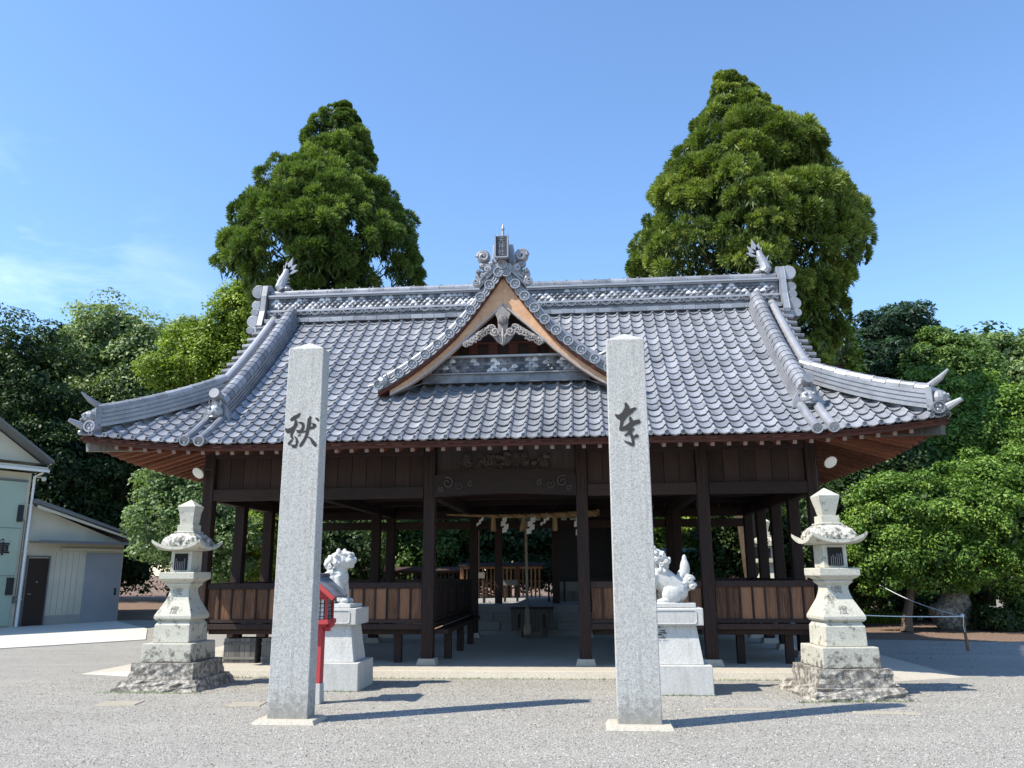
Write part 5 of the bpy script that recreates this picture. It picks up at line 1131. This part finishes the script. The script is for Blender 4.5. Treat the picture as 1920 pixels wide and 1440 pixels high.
    M_ = int(N * .07); cj = rng.integers(0, nt_, M_); q0 = c[cj] - off + rng.normal(0, .5, (M_, 3)) * cr[cj][:, None] - out[cj] * (cr[cj] * 1.1)[:, None]; dn = unit(randdir(M_) * .7 + np.array([0, 0, -1.])); q1 = q0 + dn * (.18 + .25 * rng.random(M_))[:, None]; sw = unit(np.cross(dn, randdir(M_))) * .03
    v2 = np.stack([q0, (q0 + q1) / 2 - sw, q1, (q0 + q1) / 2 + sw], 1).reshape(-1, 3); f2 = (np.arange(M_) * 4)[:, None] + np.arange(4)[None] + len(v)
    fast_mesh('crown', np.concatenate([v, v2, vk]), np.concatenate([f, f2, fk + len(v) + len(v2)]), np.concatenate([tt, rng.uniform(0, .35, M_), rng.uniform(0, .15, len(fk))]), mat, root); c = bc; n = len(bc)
    m = MB(); top = Vector((float(xc_[np.argmax(h)]) - x0, 0, float(zs[-1]) - .8)); m.tube([(0, 0, 0), (0, 0, 2), top * .5, top], [.42, .34, .22, .03], 12)
    for i in rng.choice(n, 70, replace=False):
        e = Vector(c[i] - off); u = max(.12, (e.z - 1.2) / top.z); s0 = Vector((0, 0, 0)).lerp(top, min(.97, u)); m.tube([s0, s0.lerp(e, .5) - Vector((0, 0, .12)), e], [.06, .04, .015], 6)
    m.build('trunk', 'bark', root); return root
cedar('tall dark green cedar behind the left part of the roof', 12, 622, [(194, 638, 652), (215, 600, 672), (250, 572, 690), (285, 560, 700), (310, 556, 708), (335, 530, 712), (362, 478, 720), (385, 462, 745), (410, 447, 768), (440, 440, 786), (460, 436, 795), (490, 418, 800), (515, 418, 806), (535, 440, 780), (556, 470, 745), (620, 520, 720), (700, 545, 700)], 'cedar_leaf', 165, 150, [(660, 425, 10), (515, 445, 12), (520, 480, 14), (495, 505, 10), (740, 470, 9), (705, 500, 12), (735, 525, 22), (445, 530, 14)])
cedar('tall bright green cedar behind the right part of the roof', 12, 1440, [(134, 1344, 1356), (155, 1326, 1392), (185, 1312, 1420), (215, 1308, 1450), (245, 1290, 1490), (275, 1268, 1525), (300, 1252, 1556), (330, 1240, 1572), (362, 1222, 1560), (390, 1195, 1592), (430, 1178, 1618), (470, 1170, 1628), (510, 1166, 1640), (530, 1168, 1632), (555, 1240, 1598), (600, 1300, 1590), (650, 1340, 1580), (700, 1370, 1560), (780, 1400, 1540)], 'cedar_yellow', 205, 150, [(1395, 432, 9), (1250, 475, 9), (1558, 300, 0), (1600, 545, 14), (1560, 590, 10)])
TG = 'broadleaf trees behind the shrine'
broadleaf('tree coloured dark for forest shade rising above the storehouse at the left edge', 16, [(20, 690, 95, 100), (60, 760, 85, 110), (-40, 800, 120, 160), (100, 900, 90, 130), (20, 1000, 100, 140)], (20, 1150), 'deep_leaf', 330, .085, 120, .6, group=TG)  # shade on this tree is put into its leaf colour
broadleaf('grey green broad tree between the dark shade-coloured tree and the lime tree', 21, [(215, 640, 85, 72), (150, 700, 62, 80), (270, 700, 72, 80), (200, 790, 90, 80), (300, 790, 60, 60)], (210, 1100), 'grey_leaf', 330, .1, 120, .65, group=TG)
broadleaf('small grey green treetop just left of the lime green tree', 27, [(345, 655, 38, 55), (330, 700, 40, 60)], (345, 1100), 'grey_leaf', 70, .12, 110, .6, group=TG)
broadleaf('lime green sunlit tree beside the left end of the roof ridge', 15, [(455, 600, 62, 66), (385, 660, 70, 62), (330, 700, 52, 45), (430, 700, 75, 60), (500, 640, 45, 60), (470, 560, 30, 30)], (420, 1100), 'lime_leaf', 300, .07, 130, .42, group=TG)
broadleaf('tree mass coloured very dark for forest shade behind the annex under the left eave', 18.5, [(170, 900, 95, 110), (120, 1000, 100, 110), (225, 1010, 62, 90), (240, 870, 60, 70), (60, 940, 70, 90), (150, 800, 70, 60), (330, 860, 60, 60), (240, 1070, 60, 40)], (170, 1150), 'deep_leaf', 330, .075, 120, .5, group=TG)  # forest shade painted by the dark leaf colour
broadleaf('pale green shrub behind the left stone lantern', 8.5, [(320, 975, 66, 85), (370, 1000, 60, 80), (300, 920, 35, 45), (345, 905, 45, 35), (430, 1030, 50, 70)], (340, 1130), 'pale_leaf', 190, .06, 120, .32, 'shrub', 'shrub', dark=.1)
broadleaf('yellow green bamboo-like shrub seen through the left bay', 9.5, [(500, 1010, 34, 60), (470, 1060, 30, 40)], (500, 1130), 'lime_leaf', 60, .07, 110, .3, 'shrub', 'shrub', asp=1.6)
broadleaf('dark bush behind the left bays of the pavilion', 12, [(430, 1020, 70, 60), (560, 1010, 80, 60), (640, 1040, 70, 70), (520, 1070, 90, 50)], (560, 1130), 'deep_leaf', 200, .08, 110, .45, 'bush', 'bush')
broadleaf('shady tree filling the view behind the left inner bay', 15.5, [(680, 1000, 70, 60), (760, 980, 60, 70), (720, 1060, 90, 60), (640, 960, 60, 50), (830, 1000, 50, 60)], (730, 1130), 'mid_leaf', 220, .08, 110, .5, group=TG)
broadleaf('dark tree behind the middle bay fence', 17, [(900, 990, 70, 70), (990, 1000, 70, 70), (850, 1050, 60, 50), (1060, 980, 60, 80), (950, 900, 80, 60)], (950, 1130), 'deep_leaf', 200, .1, 110, .6, group=TG)
broadleaf('added low dark hedge dimming the view behind the lattice fence and the hall', 15.5, [(880, 1075, 70, 30), (990, 1075, 80, 30), (1080, 1070, 70, 35), (780, 1075, 70, 30), (680, 1080, 60, 28)], (950, 1100), 'deep_leaf', 130, .07, 110, .35, 'hedge', 'hedge')  # hedge added to darken the bright ground behind the fence
broadleaf('yellow green tree behind the copper fence in the right bay', 17, [(1250, 1000, 60, 50), (1310, 980, 60, 50), (1200, 960, 60, 60), (1170, 1040, 60, 50)], (1250, 1130), 'lime_leaf', 150, .09, 110, .5, group=TG)
broadleaf('dark bush behind the right bay beside the trunk', 10.5, [(1340, 1040, 45, 50), (1400, 1000, 60, 70), (1450, 1040, 60, 60), (1350, 960, 50, 40), (1500, 1010, 40, 80)], (1400, 1130), 'deep_leaf', 200, .075, 110, .42, 'bush', 'bush')
broadleaf('blue green feathery tree right of the bright cedar', 18, [(1660, 620, 58, 40), (1665, 690, 70, 70), (1610, 720, 60, 70), (1700, 600, 35, 28), (1640, 800, 100, 80), (1720, 740, 60, 60)], (1660, 1100), 'blue_leaf', 330, .08, 120, .5, group=TG, asp=1.5)
broadleaf('thin sunlit sapling top beside the right cedar trunk', 15, [(1582, 622, 18, 26), (1590, 680, 16, 30)], (1582, 1100), 'lime_leaf', 16, .08, 60, .28, 'sapling', 'sapling')
broadleaf('mid green tree with uneven top right of the feathery tree', 17, [(1770, 690, 62, 60), (1725, 720, 40, 60), (1810, 740, 60, 60), (1780, 640, 30, 18)], (1770, 1100), 'mid_leaf', 200, .08, 120, .5, group=TG)
broadleaf('light green round shrub tree below the feathery tree', 14.5, [(1760, 740, 55, 45), (1700, 760, 48, 40), (1740, 790, 70, 50), (1830, 760, 50, 50)], (1760, 1130), 'bright_leaf', 180, .07, 120, .42, group=TG)
broadleaf('olive green domed tree at the right edge of the sky', 21, [(1880, 700, 75, 68), (1930, 740, 80, 80), (1840, 760, 50, 60)], (1880, 1100), 'pale_leaf', 220, .1, 120, .6, group=TG)
broadleaf('broad green tree under the right hip end', 12.5, [(1850, 830, 85, 75), (1780, 870, 70, 60), (1930, 880, 80, 90), (1900, 780, 60, 50)], (1850, 1130), 'bright_leaf', 260, .065, 130, .42, group=TG)
broadleaf('large light green bush with several trunks right of the right stone lantern', 8.6, [(1720, 960, 95, 62), (1660, 1010, 62, 70), (1800, 960, 90, 75), (1760, 1040, 110, 62), (1890, 1000, 80, 85), (1655, 940, 45, 45), (1640, 1070, 40, 40), (1870, 900, 70, 50)], (1700, 1180), 'bright_leaf', 420, .05, 150, .33, 'bush', 'bush')
broadleaf('dark evergreen bush under the right eave behind the bright bush', 11.5, [(1600, 900, 70, 70), (1570, 980, 60, 90), (1610, 1060, 60, 80), (1680, 880, 60, 50)], (1600, 1140), 'deep_leaf', 220, .07, 120, .42, 'bush', 'bush')
broadleaf('low shaded shrub behind the boulder at the right edge', 13, [(1840, 1100, 70, 50), (1930, 1090, 70, 60), (1760, 1110, 60, 50), (1680, 1120, 50, 40)], (1840, 1170), 'deep_leaf', 170, .07, 110, .4, 'shrub', 'shrub')
broadleaf('green shrub at the far right edge beside the stone base', 9.5, [(1925, 1120, 45, 60)], (1925, 1190), 'mid_leaf', 50, .05, 120, .3, 'shrub', 'shrub')
broadleaf('small dark round shrub at the foot of the right bushes', 9, [(1880, 1165, 50, 22)], (1880, 1190), 'deep_leaf', 40, .045, 110, .22, 'shrub', 'shrub')
# distant wood closing the view
for lab, Y, cs, mt_ in (('distant dark woodland behind the left trees and the hall', 34, [(60, 900, 260, 190), (420, 900, 260, 200), (760, 960, 240, 150), (1050, 980, 220, 120)], 'deep_leaf'), ('distant green woodland behind the right bushes', 32, [(1300, 960, 220, 140), (1560, 860, 220, 170), (1850, 860, 220, 200)], 'deep_leaf')):
    o = broadleaf(lab, Y, cs, (cs[0][0], 1089), mt_, 420, .2, 110, 1.3, 'woodland', 'woodland')
t = thing('bare_tree', 'bare reddish brown tree trunk lit by sun behind the right bay', 'tree', (at(1408, 1050, 9.0)[0], 9.0, 0)); m = MB(); m.tube([(0, 0, 0), (.02, 0, 1.2), (-.05, 0, 2.4), (-.1, 0, 3.6), (0, 0, 5)], [.28, .2, .22, .24, .16], 12); m.build('trunk', 'bark', t)
for k, (px, y1) in enumerate(((1672, 8.9), (1695, 9.2), (1722, 8.8))):
    pass
def grass(n, x0, x1, y0, y1, h=.16):
    x = rng.uniform(x0, x1, n); y = rng.uniform(y0, y1, n); hh = h * rng.uniform(.4, 1.3, n); a = rng.uniform(0, 6.28, n); w = .012; l = rng.normal(0, .05, (n, 2))
    v = np.stack([np.stack([x - w * np.cos(a), y - w * np.sin(a), x * 0], 1), np.stack([x + w * np.cos(a), y + w * np.sin(a), x * 0], 1), np.stack([x + l[:, 0], y + l[:, 1], hh], 1)], 1).reshape(-1, 3)
    return fast_mesh('grass', v, (np.arange(n) * 3)[:, None] + np.arange(3)[None], rng.random(n), 'lime_leaf')
struct(grass(16000, 8.2, 10.4, 11.8, 17, .3), 'stuff')
def weeds(spots, mat, name):
    P0 = []
    for x0, y0, x1, y1, n, sp in spots:
        u = rng.random(n); cl = np.floor(u * max(3, n / 14)) / max(3, n / 14) + rng.normal(0, .004, n); P0.append(np.stack([x0 + (x1 - x0) * cl + rng.normal(0, sp, n), y0 + (y1 - y0) * cl + rng.normal(0, sp, n)], 1))
    p = np.concatenate(P0); n = len(p); h = .022 * rng.uniform(.4, 1.8, n); a = rng.uniform(0, 6.28, n); l = rng.normal(0, .02, (n, 2)); w = .005
    v = np.stack([np.stack([p[:, 0] - w * np.cos(a), p[:, 1] - w * np.sin(a), h * 0], 1), np.stack([p[:, 0] + w * np.cos(a), p[:, 1] + w * np.sin(a), h * 0], 1), np.stack([p[:, 0] + l[:, 0], p[:, 1] + l[:, 1], h], 1)], 1).reshape(-1, 3)
    return struct(fast_mesh(name, v, (np.arange(n) * 3)[:, None] + np.arange(3)[None], rng.random(n), mat), 'stuff')
weeds([(-5.4, -.88, 5.5, -.88, 1500, .02), (-5.2, -2.5, -3.8, -2.5, 260, .03), (3.8, -2.9, 5.2, -2.75, 300, .03), (-2.9, -2.28, -1.7, -2.28, 160, .02), (1.8, -2.43, 2.9, -2.43, 160, .02)], 'pale_leaf', 'weeds')
def fallen():
    n = 520; x = rng.uniform(-8, 11, n); y = rng.uniform(-8, 5, n); x[:200] = rng.uniform(5.5, 12, 200); y[:200] = rng.uniform(0, 6, 200); N_ = unit(np.array([0, 0, 1.]) + rng.normal(0, .35, (n, 3))); k = (np.abs(x) > 6.8) | (y < -1); x, y, N_ = x[k], y[k], N_[k]
    v, f = leaf_quads(np.stack([x, y, np.full(len(x), .016)], 1), N_, rng.uniform(.012, .026, len(x)), np.full(len(x), .9)); return struct(fast_mesh('fallen_leaves', v, f, rng.random(len(x)), 'dry_leaf'), 'stuff')
leafmat('dry_leaf', (.08, .05, .025), (.18, .11, .05), (.3, .2, .08), .1); fallen()
